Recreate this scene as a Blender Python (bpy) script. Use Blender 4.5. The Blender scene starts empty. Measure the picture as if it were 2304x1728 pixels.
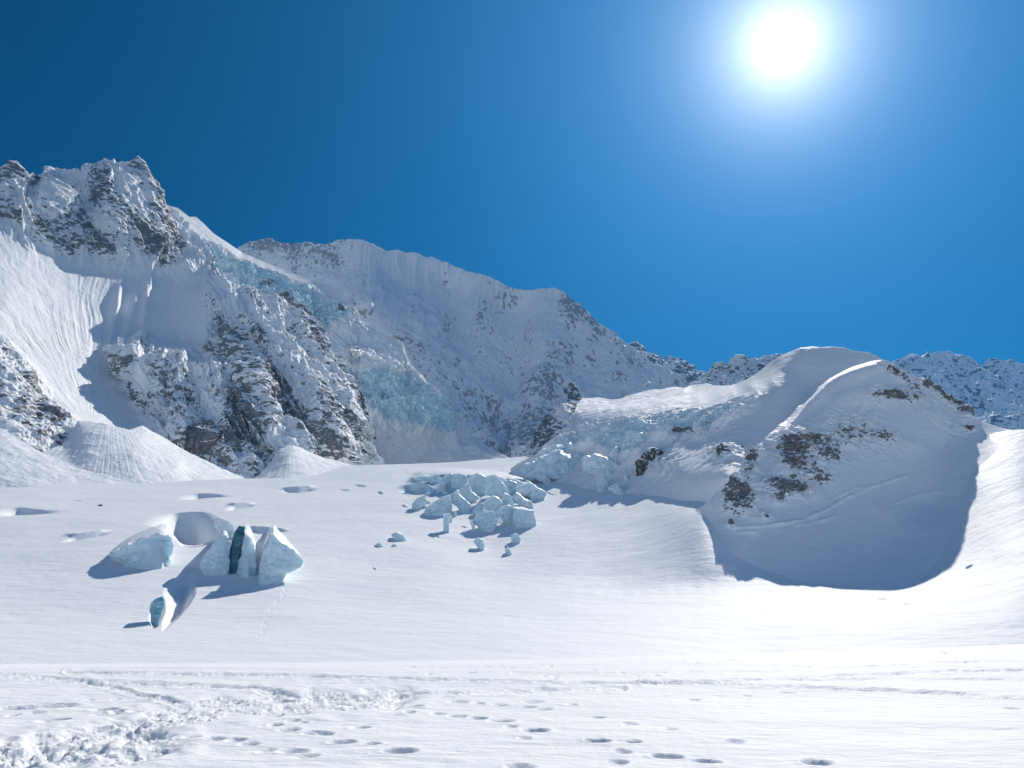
import bpy, bmesh, math, random
import numpy as np

# ------------------------------------------------------------------ camera
F, CX, CY, HOR = 1708.0, 1152.0, 864.0, 1280.0      # focal length, centre and horizon of a 2304 x 1728 view
PITCH = math.atan((HOR - CY) / F)
CAMZ = 1.7
sc = bpy.context.scene
COL = sc.collection
cam_data = bpy.data.cameras.new("camera")
cam = bpy.data.objects.new("camera", cam_data)
COL.objects.link(cam)
cam_data.sensor_width = 36.0
cam_data.lens = 36.0 * F / 2304.0
cam_data.clip_start = 0.1
cam_data.clip_end = 30000
cam.location = (0, 0, CAMZ)
cam.rotation_euler = (math.pi / 2 + PITCH, 0, 0)
sc.camera = cam
cP, sP = math.cos(PITCH), math.sin(PITCH)

def ray(px, row):
    """direction through a point of the view, scaled so that it advances one metre in Y"""
    px = np.asarray(px, float); row = np.asarray(row, float)
    zc = (CY - row) / F
    y = cP - sP * zc
    z = sP + cP * zc
    return ((px - CX) / F) / y, z / y

# ------------------------------------------------------------------ sun, sky, exposure
sx, sz = ray(1762, 98)
sund = np.array([float(sx), 1.0, float(sz)]); sund /= np.linalg.norm(sund)
SUN_EL = math.asin(sund[2]); SUN_AZ = math.atan2(sund[0], sund[1])
sun_data = bpy.data.lights.new("sun", 'SUN')
sun_data.energy = 3.25
sun_data.angle = math.radians(0.5)
sun_data.color = (1.0, 0.945, 0.86)
sun = bpy.data.objects.new("sun", sun_data)
COL.objects.link(sun)
sun.rotation_euler = (math.pi / 2 - SUN_EL, 0, math.pi - SUN_AZ)

world = bpy.data.worlds.new("World")
sc.world = world
world.use_nodes = True
wn, wl = world.node_tree.nodes, world.node_tree.links
wn.clear()
def N(t, **kw):
    n = wn.new(t)
    for k, v in kw.items(): setattr(n, k, v)
    return n
w_out = N('ShaderNodeOutputWorld')
sky = N('ShaderNodeTexSky', sky_type='NISHITA')
sky.sun_disc = False
sky.sun_elevation = SUN_EL
sky.sun_rotation = SUN_AZ
sky.altitude = 2600
sky.air_density = 1.0
sky.dust_density = 0.15
sky.ozone_density = 3.0
bg = N('ShaderNodeBackground'); bg.inputs['Strength'].default_value = 0.085
w_geo = N('ShaderNodeTexCoord')
# deep blue ahead; unseen sky behind the camera brighter and paler, added to lift shadows
w_sep = N('ShaderNodeSeparateXYZ'); wl.new(w_geo.outputs['Generated'], w_sep.inputs[0])
w_side = N('ShaderNodeMapRange', interpolation_type='SMOOTHSTEP'); wl.new(w_sep.outputs[1], w_side.inputs['Value'])
w_side.inputs['From Min'].default_value = -0.25; w_side.inputs['From Max'].default_value = 0.35
w_tint = N('ShaderNodeMixRGB'); wl.new(w_side.outputs[0], w_tint.inputs[0])
w_tint.inputs[1].default_value = (1.10, 1.04, 1.0, 1); w_tint.inputs[2].default_value = (0.0, 0.15, 0.245, 1)
w_hs = N('ShaderNodeMixRGB', blend_type='MULTIPLY'); w_hs.inputs[0].default_value = 1.0
wl.new(sky.outputs[0], w_hs.inputs[1]); wl.new(w_tint.outputs[0], w_hs.inputs[2])
wl.new(w_hs.outputs[0], bg.inputs['Color'])
# the bright aureole of the sun in the thin high air
w_dot = N('ShaderNodeVectorMath', operation='DOT_PRODUCT'); w_dot.inputs[1].default_value = tuple(sund)
wl.new(w_geo.outputs['Generated'], w_dot.inputs[0])
w_ac = N('ShaderNodeMath', operation='ARCCOSINE'); wl.new(w_dot.outputs['Value'], w_ac.inputs[0])
def aureole(sig, amp, power, col):
    d = N('ShaderNodeMath', operation='DIVIDE'); wl.new(w_ac.outputs[0], d.inputs[0]); d.inputs[1].default_value = math.radians(sig)
    p = N('ShaderNodeMath', operation='POWER'); wl.new(d.outputs[0], p.inputs[0]); p.inputs[1].default_value = power
    m = N('ShaderNodeMath', operation='MULTIPLY'); wl.new(p.outputs[0], m.inputs[0]); m.inputs[1].default_value = -1
    e = N('ShaderNodeMath', operation='EXPONENT'); wl.new(m.outputs[0], e.inputs[0])
    a = N('ShaderNodeMath', operation='MULTIPLY'); wl.new(e.outputs[0], a.inputs[0]); a.inputs[1].default_value = amp
    b = N('ShaderNodeBackground'); b.inputs['Color'].default_value = (*col, 1)
    wl.new(a.outputs[0], b.inputs['Strength'])
    return b
last = bg
for g in (aureole(2.4, 1.45, 1.0, (1, 0.99, 0.98)), aureole(13.0, 0.11, 1.3, (0.75, 0.9, 1.0)), aureole(25.0, 0.325, 1.5, (0.02, 0.42, 1.0))):
    ad = N('ShaderNodeAddShader'); wl.new(last.outputs[0], ad.inputs[0]); wl.new(g.outputs[0], ad.inputs[1]); last = ad
wl.new(last.outputs[0], w_out.inputs['Surface'])

vs = sc.view_settings
vs.view_transform = 'Standard'
vs.look = 'None'
vs.exposure = 0.60
vs.gamma = 1.0
sc.render.engine = 'CYCLES'
sc.cycles.max_bounces = 6
sc.cycles.diffuse_bounces = 4
sc.cycles.volume_bounces = 0

# ------------------------------------------------------------------ noise
_PERM = np.random.RandomState(7).permutation(256).astype(np.int32)
_PERM = np.concatenate([_PERM, _PERM, _PERM])
_G = np.array([[1,1,0],[-1,1,0],[1,-1,0],[-1,-1,0],[1,0,1],[-1,0,1],[1,0,-1],[-1,0,-1],[0,1,1],[0,-1,1],[0,1,-1],[0,-1,-1],[1,1,0],[-1,1,0],[0,-1,1],[0,-1,-1]], np.float32)
_GX, _GY, _GZ = [np.ascontiguousarray(np.tile(_G[:, k], 16)) for k in range(3)]

def perlin(x, y, z, seed=0):
    x0, y0, z0 = np.floor(x), np.floor(y), np.floor(z)
    fx, fy, fz = [(p - q).astype(np.float32) for p, q in ((x, x0), (y, y0), (z, z0))]
    ix, iy, iz = [p.astype(np.int32) & 255 for p in (x0, y0, z0)]
    iz = (iz + seed * 37) & 255
    u, v, w = [t * t * t * (t * (t * 6 - 15) + 10) for t in (fx, fy, fz)]
    res = np.zeros(np.shape(x), np.float32)
    for dx in (0, 1):
        hx = _PERM[ix + dx]; wx = u if dx else 1 - u
        for dy in (0, 1):
            hy = _PERM[hx + iy + dy]; wy = wx * (v if dy else 1 - v)
            for dz in (0, 1):
                h = _PERM[hy + iz + dz]
                res += (_GX[h] * (fx - dx) + _GY[h] * (fy - dy) + _GZ[h] * (fz - dz)) * wy * (w if dz else 1 - w)
    return res

def fbm(P, size, octv=5, gain=0.5, seed=0, ridged=False, stretch=(1, 1, 1)):
    x, y, z = P[..., 0] / size / stretch[0] + 17.3, P[..., 1] / size / stretch[1] + 5.1, P[..., 2] / size / stretch[2] + 9.7
    tot, a, out = 0, 1.0, 0
    for o in range(octv):
        n = perlin(x, y, z, seed + o * 7)
        if ridged: n = 1 - 2.6 * np.abs(n); n = np.clip(n, -1, 1)
        out = out + a * n; tot += a
        a *= gain; x, y, z = x * 2.03 + 3.1, y * 2.03 + 1.7, z * 2.03 + 4.3
    return out / tot

def n2(a, b, seed=0):
    return perlin(a, b, np.full_like(a, 0.37), seed)

# ------------------------------------------------------------------ shapes in the view
def sm(e0, e1, x):
    t = np.clip((x - e0) / (e1 - e0), 0, 1)
    return t * t * (3 - 2 * t)

def seg_dist(PX, R, pts):
    d = np.full(PX.shape, 1e9)
    for (x0, y0), (x1, y1) in zip(pts[:-1], pts[1:]):
        L = (x1 - x0) ** 2 + (y1 - y0) ** 2 + 1e-9
        t = np.clip(((PX - x0) * (x1 - x0) + (R - y0) * (y1 - y0)) / L, 0, 1)
        d = np.minimum(d, np.hypot(PX - x0 - t * (x1 - x0), R - y0 - t * (y1 - y0)))
    return d

def poly_in(PX, R, pts):
    c = np.zeros(PX.shape, bool)
    for (x0, y0), (x1, y1) in zip(pts, pts[1:] + pts[:1]):
        if y0 == y1: continue
        c ^= ((y0 > R) != (y1 > R)) & (PX < (x1 - x0) * (R - y0) / (y1 - y0) + x0)
    return c

def poly(PX, R, pts, feather=20.0):
    d = seg_dist(PX, R, pts + pts[:1])
    s = np.where(poly_in(PX, R, pts), d, -d)
    return sm(-feather, feather, s)

def ell(PX, R, cx, cy, rx, ry, ang=0):
    a = math.radians(ang)
    dx, dy = PX - cx, R - cy
    u = (dx * math.cos(a) + dy * math.sin(a)) / rx
    v = (-dx * math.sin(a) + dy * math.cos(a)) / ry
    return np.exp(-(u * u + v * v))

class Depth:
    """depth (metres ahead) over the view, from polylines of (px, row, depth)"""
    def __init__(self, lines, step=22.0, smooth=0.0, power=1.0):
        pts = []
        for ln in lines:
            for a, b in zip(ln[:-1], ln[1:]):
                n = max(1, int(math.hypot(b[0] - a[0], b[1] - a[1]) / step))
                for i in range(n):
                    t = i / n
                    pts.append((a[0] + (b[0] - a[0]) * t, a[1] + (b[1] - a[1]) * t, math.exp(math.log(a[2]) * (1 - t) + math.log(b[2]) * t)))
            pts.append(ln[-1])
        p = np.array(pts, float)
        keep, seen = [], set()
        for i, q in enumerate(p):
            k = (round(q[0] / 4), round(q[1] / 4))
            if k not in seen: seen.add(k); keep.append(i)
        p = p[keep]
        self.p = p
        n = len(p)
        self.pw = power
        K = (np.hypot(p[:, None, 0] - p[None, :, 0], p[:, None, 1] - p[None, :, 1]) / 1000) ** power
        A = np.zeros((n + 3, n + 3)); A[:n, :n] = K - np.eye(n) * smooth
        A[:n, n:] = np.c_[np.ones(n), p[:, :2] / 1000]; A[n:, :n] = A[:n, n:].T
        self.w = np.linalg.solve(A, np.r_[np.log(p[:, 2]), 0, 0, 0])
    def raw(self, PX, R):
        s = PX.shape; q = np.c_[PX.ravel(), R.ravel()]; out = np.empty(len(q)); n = len(self.p)
        for i in range(0, len(q), 20000):
            b = q[i:i + 20000]
            K = (np.hypot(b[:, None, 0] - self.p[None, :, 0], b[:, None, 1] - self.p[None, :, 1]) / 1000) ** self.pw
            out[i:i + 20000] = K @ self.w[:n] + self.w[n] + (b / 1000) @ self.w[n + 1:]
        return np.exp(out).reshape(s)
    def __call__(self, PX, R):
        PX, R = np.broadcast_arrays(np.asarray(PX, float), np.asarray(R, float))
        if PX.size < 4000: return self.raw(PX, R)
        g = 5.0
        x0, y0 = PX.min() - g, R.min() - g
        xs = np.arange(x0, PX.max() + 2 * g, g); ys = np.arange(y0, R.max() + 2 * g, g)
        T = np.log(self.raw(*np.meshgrid(xs, ys)))
        fx = (PX - x0) / g; fy = (R - y0) / g
        ix = np.clip(fx.astype(int), 0, len(xs) - 2); iy = np.clip(fy.astype(int), 0, len(ys) - 2)
        tx, ty = fx - ix, fy - iy
        return np.exp((T[iy, ix] * (1 - tx) + T[iy, ix + 1] * tx) * (1 - ty) + (T[iy + 1, ix] * (1 - tx) + T[iy + 1, ix + 1] * tx) * ty)

def interp(pts):
    a = np.array(pts, float)
    return lambda x: np.interp(x, a[:, 0], a[:, 1])

# ------------------------------------------------------------------ materials
def nt(name):
    m = bpy.data.materials.new(name); m.use_nodes = True
    t = m.node_tree; t.nodes.clear()
    return m, t
class NB:
    def __init__(s, t): s.t = t
    def n(s, typ, **kw):
        x = s.t.nodes.new(typ)
        for k, v in kw.items(): setattr(x, k, v)
        return x
    def val(s, v, sock):
        if isinstance(v, (int, float)): sock.default_value = v
        else: s.t.links.new(v, sock)
    def math(s, op, a, b=0.0, clamp=False):
        x = s.n('ShaderNodeMath', operation=op); x.use_clamp = clamp
        s.val(a, x.inputs[0]); s.val(b, x.inputs[1]); return x.outputs[0]
    def mix(s, f, a, b):
        x = s.n('ShaderNodeMixRGB'); s.val(f, x.inputs[0])
        for c, i in ((a, 1), (b, 2)):
            if isinstance(c, tuple): x.inputs[i].default_value = (*c, 1)
            else: s.t.links.new(c, x.inputs[i])
        return x.outputs[0]
    def noise(s, vec, scale, detail=6, rough=0.55, dist=0.0):
        x = s.n('ShaderNodeTexNoise'); s.t.links.new(vec, x.inputs['Vector'])
        x.inputs['Scale'].default_value = scale; x.inputs['Detail'].default_value = detail
        x.inputs['Roughness'].default_value = rough; x.inputs['Distortion'].default_value = dist
        return x.outputs['Fac']
    def ramp(s, f, lo, hi):
        x = s.n('ShaderNodeMapRange'); x.interpolation_type = 'SMOOTHSTEP'
        s.val(f, x.inputs['Value']); x.inputs['From Min'].default_value = lo; x.inputs['From Max'].default_value = hi
        return x.outputs[0]

SNOW = (0.885, 0.888, 0.89)
def terrain_mat(name, unit, rock=True, ice=True, rock_dark=(0.075, 0.072, 0.072), rock_light=(0.30, 0.285, 0.27), bump=0.4, ledge=(0.8, 0.8, 1.7), rock_mix=1.0, ice_cols=((0.42, 0.66, 0.74), (0.78, 0.88, 0.91))):
    """snow with rock and ice where the mesh attributes say so; unit is the size in metres of the finest rock spots"""
    m, t = nt(name); b = NB(t)
    out = b.n('ShaderNodeOutputMaterial'); bs = b.n('ShaderNodeBsdfPrincipled')
    pos = b.n('ShaderNodeTexCoord').outputs['Object']
    geo = b.n('ShaderNodeNewGeometry')
    sep = b.n('ShaderNodeSeparateXYZ'); t.links.new(geo.outputs['Normal'], sep.inputs[0])
    nz = b.math('ABSOLUTE', sep.outputs[2])
    mp = b.n('ShaderNodeMapping'); mp.inputs['Scale'].default_value = ledge; mp.inputs['Rotation'].default_value = (0.2, 0.45, 0)
    t.links.new(pos, mp.inputs['Vector'])
    fine = b.noise(mp.outputs[0], 0.42 / unit, 8, 0.66)
    mid = b.noise(pos, 0.09 / unit, 6, 0.6)
    tint = b.noise(pos, 0.02 / unit, 3, 0.5)
    col = b.mix(b.ramp(tint, 0.3, 0.7), SNOW, (0.855, 0.862, 0.872))
    rough = 0.6
    if ice:
        at = b.n('ShaderNodeAttribute'); at.attribute_name = 'ice'
        f = b.ramp(b.math('ADD', at.outputs['Fac'], b.math('MULTIPLY', b.math('SUBTRACT', mid, 0.5), 1.1)), 0.35, 0.75)
        f = b.math('MULTIPLY', f, b.ramp(nz, 0.93, 0.72))
        ic = b.mix(b.ramp(fine, 0.25, 0.75), *ice_cols)
        col = b.mix(b.math('MULTIPLY', f, 0.85), col, ic)
    if rock:
        at = b.n('ShaderNodeAttribute'); at.attribute_name = 'rock'
        v = b.math('ADD', b.math('MINIMUM', at.outputs['Fac'], 0.62), b.math('MULTIPLY', b.math('SUBTRACT', fine, 0.5), 3.0))
        v = b.math('ADD', v, b.math('MULTIPLY', b.math('SUBTRACT', mid, 0.5), 1.2))
        v = b.math('ADD', v, b.math('MULTIPLY', b.math('SUBTRACT', 0.60, nz), 0.9))
        f = b.ramp(v, 0.42, 0.54)
        n3 = b.noise(pos, 1.1 / unit, 5, 0.65)
        rc = b.mix(b.ramp(n3, 0.3, 0.72), rock_dark, rock_light)
        rc = b.mix(b.math('MULTIPLY', b.ramp(mid, 0.48, 0.7), 0.35), rc, (0.14, 0.10, 0.075))
        col = b.mix(b.math('MULTIPLY', f, rock_mix), col, rc)
    t.links.new(col, bs.inputs['Base Color'])
    bs.inputs['Roughness'].default_value = 0.62
    bs.inputs['Specular IOR Level'].default_value = 0.06
    bp = b.n('ShaderNodeBump'); bp.inputs['Strength'].default_value = bump; bp.inputs['Distance'].default_value = unit * 0.6
    h = b.math('ADD', fine, b.math('MULTIPLY', mid, 1.5))
    if rock: h = b.math('ADD', h, b.math('MULTIPLY', f, -0.35))
    t.links.new(h, bp.inputs['Height']); t.links.new(bp.outputs[0], bs.inputs['Normal'])
    t.links.new(bs.outputs[0], out.inputs[0])
    return m

def snowfield_mat():
    m, t = nt('wind_packed_snow'); b = NB(t)
    out = b.n('ShaderNodeOutputMaterial'); bs = b.n('ShaderNodeBsdfPrincipled')
    pos = b.n('ShaderNodeTexCoord').outputs['Object']
    at = b.n('ShaderNodeAttribute'); at.attribute_name = 'ice'
    mp = b.n('ShaderNodeMapping'); mp.inputs['Scale'].default_value = (0.65, 1.15, 1.15); mp.inputs['Rotation'].default_value = (0, 0, 0.25)
    t.links.new(pos, mp.inputs['Vector'])
    a = b.noise(mp.outputs[0], 0.35, 5, 0.6); c = b.noise(mp.outputs[0], 4.0, 6, 0.65); g = b.noise(pos, 60.0, 3, 0.7)
    col = b.mix(b.ramp(a, 0.3, 0.7), SNOW, (0.862, 0.868, 0.876))
    st = b.noise(pos, 0.5, 6, 0.6, 0.6)
    fi = b.ramp(b.math('ADD', at.outputs['Fac'], b.math('MULTIPLY', b.math('SUBTRACT', st, 0.5), 0.8)), 0.35, 0.75)
    col = b.mix(b.math('MULTIPLY', fi, 0.85), col, b.mix(st, (0.40, 0.62, 0.70), (0.72, 0.84, 0.88)))
    t.links.new(col, bs.inputs['Base Color'])
    bs.inputs['Roughness'].default_value = 0.6; bs.inputs['Specular IOR Level'].default_value = 0.06
    h = b.math('ADD', b.math('MULTIPLY', a, 0.5), b.math('ADD', b.math('MULTIPLY', c, 0.11), b.math('MULTIPLY', g, 0.010)))
    bp = b.n('ShaderNodeBump'); bp.inputs['Strength'].default_value = 0.55; bp.inputs['Distance'].default_value = 1.0
    t.links.new(h, bp.inputs['Height']); t.links.new(bp.outputs[0], bs.inputs['Normal'])
    t.links.new(bs.outputs[0], out.inputs[0])
    return m

def ice_mat(name='glacier_ice', deep=(0.50, 0.68, 0.75), pale=(0.78, 0.87, 0.905), frost=0.7, cap=0.32, sss=0.35):
    m, t = nt(name); b = NB(t)
    out = b.n('ShaderNodeOutputMaterial'); bs = b.n('ShaderNodeBsdfPrincipled')
    pos = b.n('ShaderNodeTexCoord').outputs['Object']
    geo = b.n('ShaderNodeNewGeometry'); sep = b.n('ShaderNodeSeparateXYZ'); t.links.new(geo.outputs['Normal'], sep.inputs[0])
    at = b.n('ShaderNodeAttribute'); at.attribute_name = 'size'
    vm = b.n('ShaderNodeVectorMath', operation='DIVIDE'); t.links.new(pos, vm.inputs[0]); t.links.new(at.outputs['Fac'], vm.inputs[1])
    mp = b.n('ShaderNodeMapping'); mp.inputs['Scale'].default_value = (0.7, 0.7, 3.2); mp.inputs['Rotation'].default_value = (0.25, 0.35, 0)
    t.links.new(vm.outputs[0], mp.inputs['Vector'])
    lay = b.noise(mp.outputs[0], 2.2, 7, 0.62, 0.7); sp = b.noise(vm.outputs[0], 7.0, 7, 0.65)
    ic = b.mix(b.ramp(lay, 0.32, 0.68), deep, pale)
    ic = b.mix(b.math('MULTIPLY', b.ramp(sp, 0.48, 0.66), frost), ic, (0.82, 0.87, 0.90))
    vein = b.noise(mp.outputs[0], 1.3, 3, 0.5, 1.6)
    ic = b.mix(b.math('MULTIPLY', b.ramp(b.math('ABSOLUTE', b.math('SUBTRACT', vein, 0.5)), 0.016, 0.0), 0.55), ic, (0.16, 0.34, 0.42))
    top = b.ramp(b.math('ADD', sep.outputs[2], b.math('MULTIPLY', b.math('SUBTRACT', sp, 0.5), 0.8)), cap, cap + 0.13)
    col = b.mix(top, ic, SNOW)
    t.links.new(col, bs.inputs['Base Color'])
    bs.inputs['Subsurface Weight'].default_value = sss; bs.inputs['Subsurface Radius'].default_value = (0.5, 1.2, 1.5); bs.inputs['Subsurface Scale'].default_value = 1.5
    bs.inputs['Roughness'].default_value = 0.45; bs.inputs['Specular IOR Level'].default_value = 0.3
    bp = b.n('ShaderNodeBump'); bp.inputs['Strength'].default_value = 0.5; bp.inputs['Distance'].default_value = 0.25
    t.links.new(b.math('ADD', lay, sp), bp.inputs['Height']); t.links.new(bp.outputs[0], bs.inputs['Normal'])
    t.links.new(bs.outputs[0], out.inputs[0])
    return m

def rock_mat():
    m, t = nt('dark_rock'); b = NB(t)
    out = b.n('ShaderNodeOutputMaterial'); bs = b.n('ShaderNodeBsdfPrincipled')
    pos = b.n('ShaderNodeTexCoord').outputs['Object']
    geo = b.n('ShaderNodeNewGeometry'); sep = b.n('ShaderNodeSeparateXYZ'); t.links.new(geo.outputs['Normal'], sep.inputs[0])
    at = b.n('ShaderNodeAttribute'); at.attribute_name = 'size'
    vm = b.n('ShaderNodeVectorMath', operation='DIVIDE'); t.links.new(pos, vm.inputs[0]); t.links.new(at.outputs['Fac'], vm.inputs[1])
    f = b.noise(vm.outputs[0], 9.0, 8, 0.65)
    rc = b.mix(b.ramp(f, 0.3, 0.7), (0.03, 0.026, 0.024), (0.15, 0.125, 0.105))
    f2 = b.noise(vm.outputs[0], 5.0, 8, 0.7)
    top = b.ramp(b.math('ADD', sep.outputs[2], b.math('MULTIPLY', b.math('SUBTRACT', f2, 0.5), 1.6)), 0.42, 0.52)
    col = b.mix(top, rc, SNOW)
    t.links.new(col, bs.inputs['Base Color']); bs.inputs['Roughness'].default_value = 0.8
    bp = b.n('ShaderNodeBump'); bp.inputs['Strength'].default_value = 0.7; bp.inputs['Distance'].default_value = 0.4
    t.links.new(f, bp.inputs['Height']); t.links.new(bp.outputs[0], bs.inputs['Normal'])
    t.links.new(bs.outputs[0], out.inputs[0])
    return m

M_ICE = ice_mat(); M_CLEFT_SHADE = ice_mat('cleft_shade_teal_ice', (0.012, 0.085, 0.115), (0.06, 0.23, 0.28), 0.08, 0.8, 0.0); M_ROCK = rock_mat(); M_FIELD = snowfield_mat()  # cleft slab: teal ice colour darkened to carry the gap's shade

# ------------------------------------------------------------------ mesh building
def grid_object(name, P, mat, attrs, kind='structure'):
    """P: (rows, cols, 3) lattice -> one mesh object"""
    nr, nc = P.shape[:2]
    me = bpy.data.meshes.new(name)
    idx = np.arange(nr * nc).reshape(nr, nc)
    q = np.stack([idx[:-1, :-1], idx[:-1, 1:], idx[1:, 1:], idx[1:, :-1]], -1).reshape(-1, 4)
    me.vertices.add(nr * nc); me.vertices.foreach_set('co', P.reshape(-1).astype(np.float32))
    me.loops.add(q.size); me.loops.foreach_set('vertex_index', q.reshape(-1).astype(np.int32))
    me.polygons.add(len(q)); me.polygons.foreach_set('loop_start', np.arange(0, q.size, 4, dtype=np.int32))
    me.polygons.foreach_set('use_smooth', np.ones(len(q), bool))
    me.update(calc_edges=True)
    for k, a in attrs.items():
        at = me.attributes.new(k, 'FLOAT', 'POINT'); at.data.foreach_set('value', a.reshape(-1).astype(np.float32))
    me.materials.append(mat)
    o = bpy.data.objects.new(name, me); COL.objects.link(o)
    if kind: o['kind'] = kind
    return o

def unproject(PX, R, D):
    x, z = ray(PX, R)
    return np.stack([D * x, D, CAMZ + D * z], -1)

def normals(P):
    du = np.gradient(P, axis=1); dv = np.gradient(P, axis=0)
    n = np.cross(du, dv); n /= np.linalg.norm(n, axis=-1, keepdims=True) + 1e-9
    s = np.sign((n * (np.array([0, 0, CAMZ]) - P)).sum(-1, keepdims=True)); s[s == 0] = 1
    return n * s

def relief(name, x0, x1, nx, top, bot, ny, depth, mat, height, rock=None, ice=None, back=(200, 0.9)):
    pxs = np.linspace(x0, x1, nx)
    v = np.linspace(0, 1, ny)[:, None]
    PX = np.broadcast_to(pxs[None, :], (ny, nx)).copy()
    R = bot(pxs)[None, :] * (1 - v) + top(pxs)[None, :] * v
    D = depth(PX, R)
    P = unproject(PX, R, D)
    Nn = normals(P)
    ctx = dict(PX=PX, R=R, D=D, P=P, N=Nn)
    P = P + Nn * height(ctx)[..., None]
    ctx['N'] = normals(P)
    rk = rock(ctx) if rock else np.full(PX.shape, -2.0)
    ic = ice(ctx) if ice else np.full(PX.shape, -2.0)
    # the far side falls away behind the skyline
    nb = 7
    T = P[-1]; dirn = T.copy(); dirn[:, 2] = 0; dirn /= np.linalg.norm(dirn, axis=1, keepdims=True)
    bk = []
    for k in range(1, nb + 1):
        s = back[0] * (k / nb) ** 1.5
        q = T + dirn * s; q[:, 2] -= s * back[1] + 0.02 * s
        bk.append(q)
    P = np.concatenate([P, np.array(bk)], 0)
    ext = lambda a: np.concatenate([a, np.repeat(a[-1:], nb, 0)], 0)
    return grid_object(name, P, mat, {'rock': ext(rk), 'ice': ext(ic)})

# ------------------------------------------------------------------ the snowfield (bench in front, glacier rising behind it)
FIELD_BRK = interp([(-200, 1498), (0, 1497), (600, 1494), (1152, 1488), (1700, 1474), (2304, 1450), (2600, 1440)])
FIELD_TOP = interp([(-200, 1092), (0, 1086), (200, 1088), (350, 1085), (500, 1080), (560, 1077), (640, 1076), (700, 1072), (740, 1061), (780, 1047), (850, 1046),
                    (920, 1043), (1000, 1040), (1100, 1034), (1180, 1029), (1215, 1033), (1262, 1060), (1330, 1078), (1400, 1100), (1450, 1108), (1520, 1118), (1560, 1124),
                    (1600, 1132), (2080, 1132), (2130, 1050), (2180, 1000), (2240, 975), (2290, 968), (2600, 960)])
field_depth = Depth([
    [(-200, 1500, 88), (600, 1500, 88), (1152, 1500, 92), (1700, 1490, 106), (2304, 1470, 108), (2600, 1460, 108)],
    [(-200, 1420, 112), (300, 1425, 112), (1000, 1420, 118), (1700, 1420, 128), (2304, 1400, 124), (2600, 1395, 122)],
    [(-200, 1330, 152), (300, 1330, 150), (640, 1330, 152), (1100, 1330, 166), (1400, 1335, 168), (1640, 1320, 170), (1800, 1332, 168), (2010, 1332, 166), (2304, 1330, 138), (2600, 1320, 132)],
    [(-200, 1230, 205), (300, 1230, 198), (700, 1230, 200), (1100, 1230, 224), (1400, 1230, 206), (1500, 1240, 192), (1600, 1235, 185), (1800, 1235, 205)],
    [(1400, 1285, 184), (1500, 1285, 178), (1620, 1285, 174)],
    [(-200, 1150, 268), (300, 1150, 268), (700, 1150, 272), (1000, 1150, 275), (1300, 1150, 268), (1450, 1150, 242), (1590, 1152, 204), (1850, 1150, 290)],
    [(-200, 1088, 365), (300, 1088, 380), (560, 1080, 410), (760, 1062, 440), (1000, 1060, 420), (1180, 1050, 400), (1300, 1085, 315), (1420, 1108, 278), (1560, 1126, 232), (1600, 1132, 218)],
    [(760, 1046, 500), (1000, 1040, 500), (1180, 1028, 500)],
    # the bank on the far side of the bowl
    [(2130, 1270, 176), (2230, 1260, 166), (2304, 1240, 160), (2600, 1220, 155)],
    [(2145, 1190, 196), (2220, 1160, 192), (2304, 1140, 186), (2600, 1120, 180)],
    [(2150, 1110, 218), (2210, 1080, 212), (2304, 1060, 206), (2600, 1040, 200)],
    [(2190, 1010, 243), (2304, 980, 236), (2600, 970, 225)],
], step=40, smooth=0.004, power=1.6)

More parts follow.
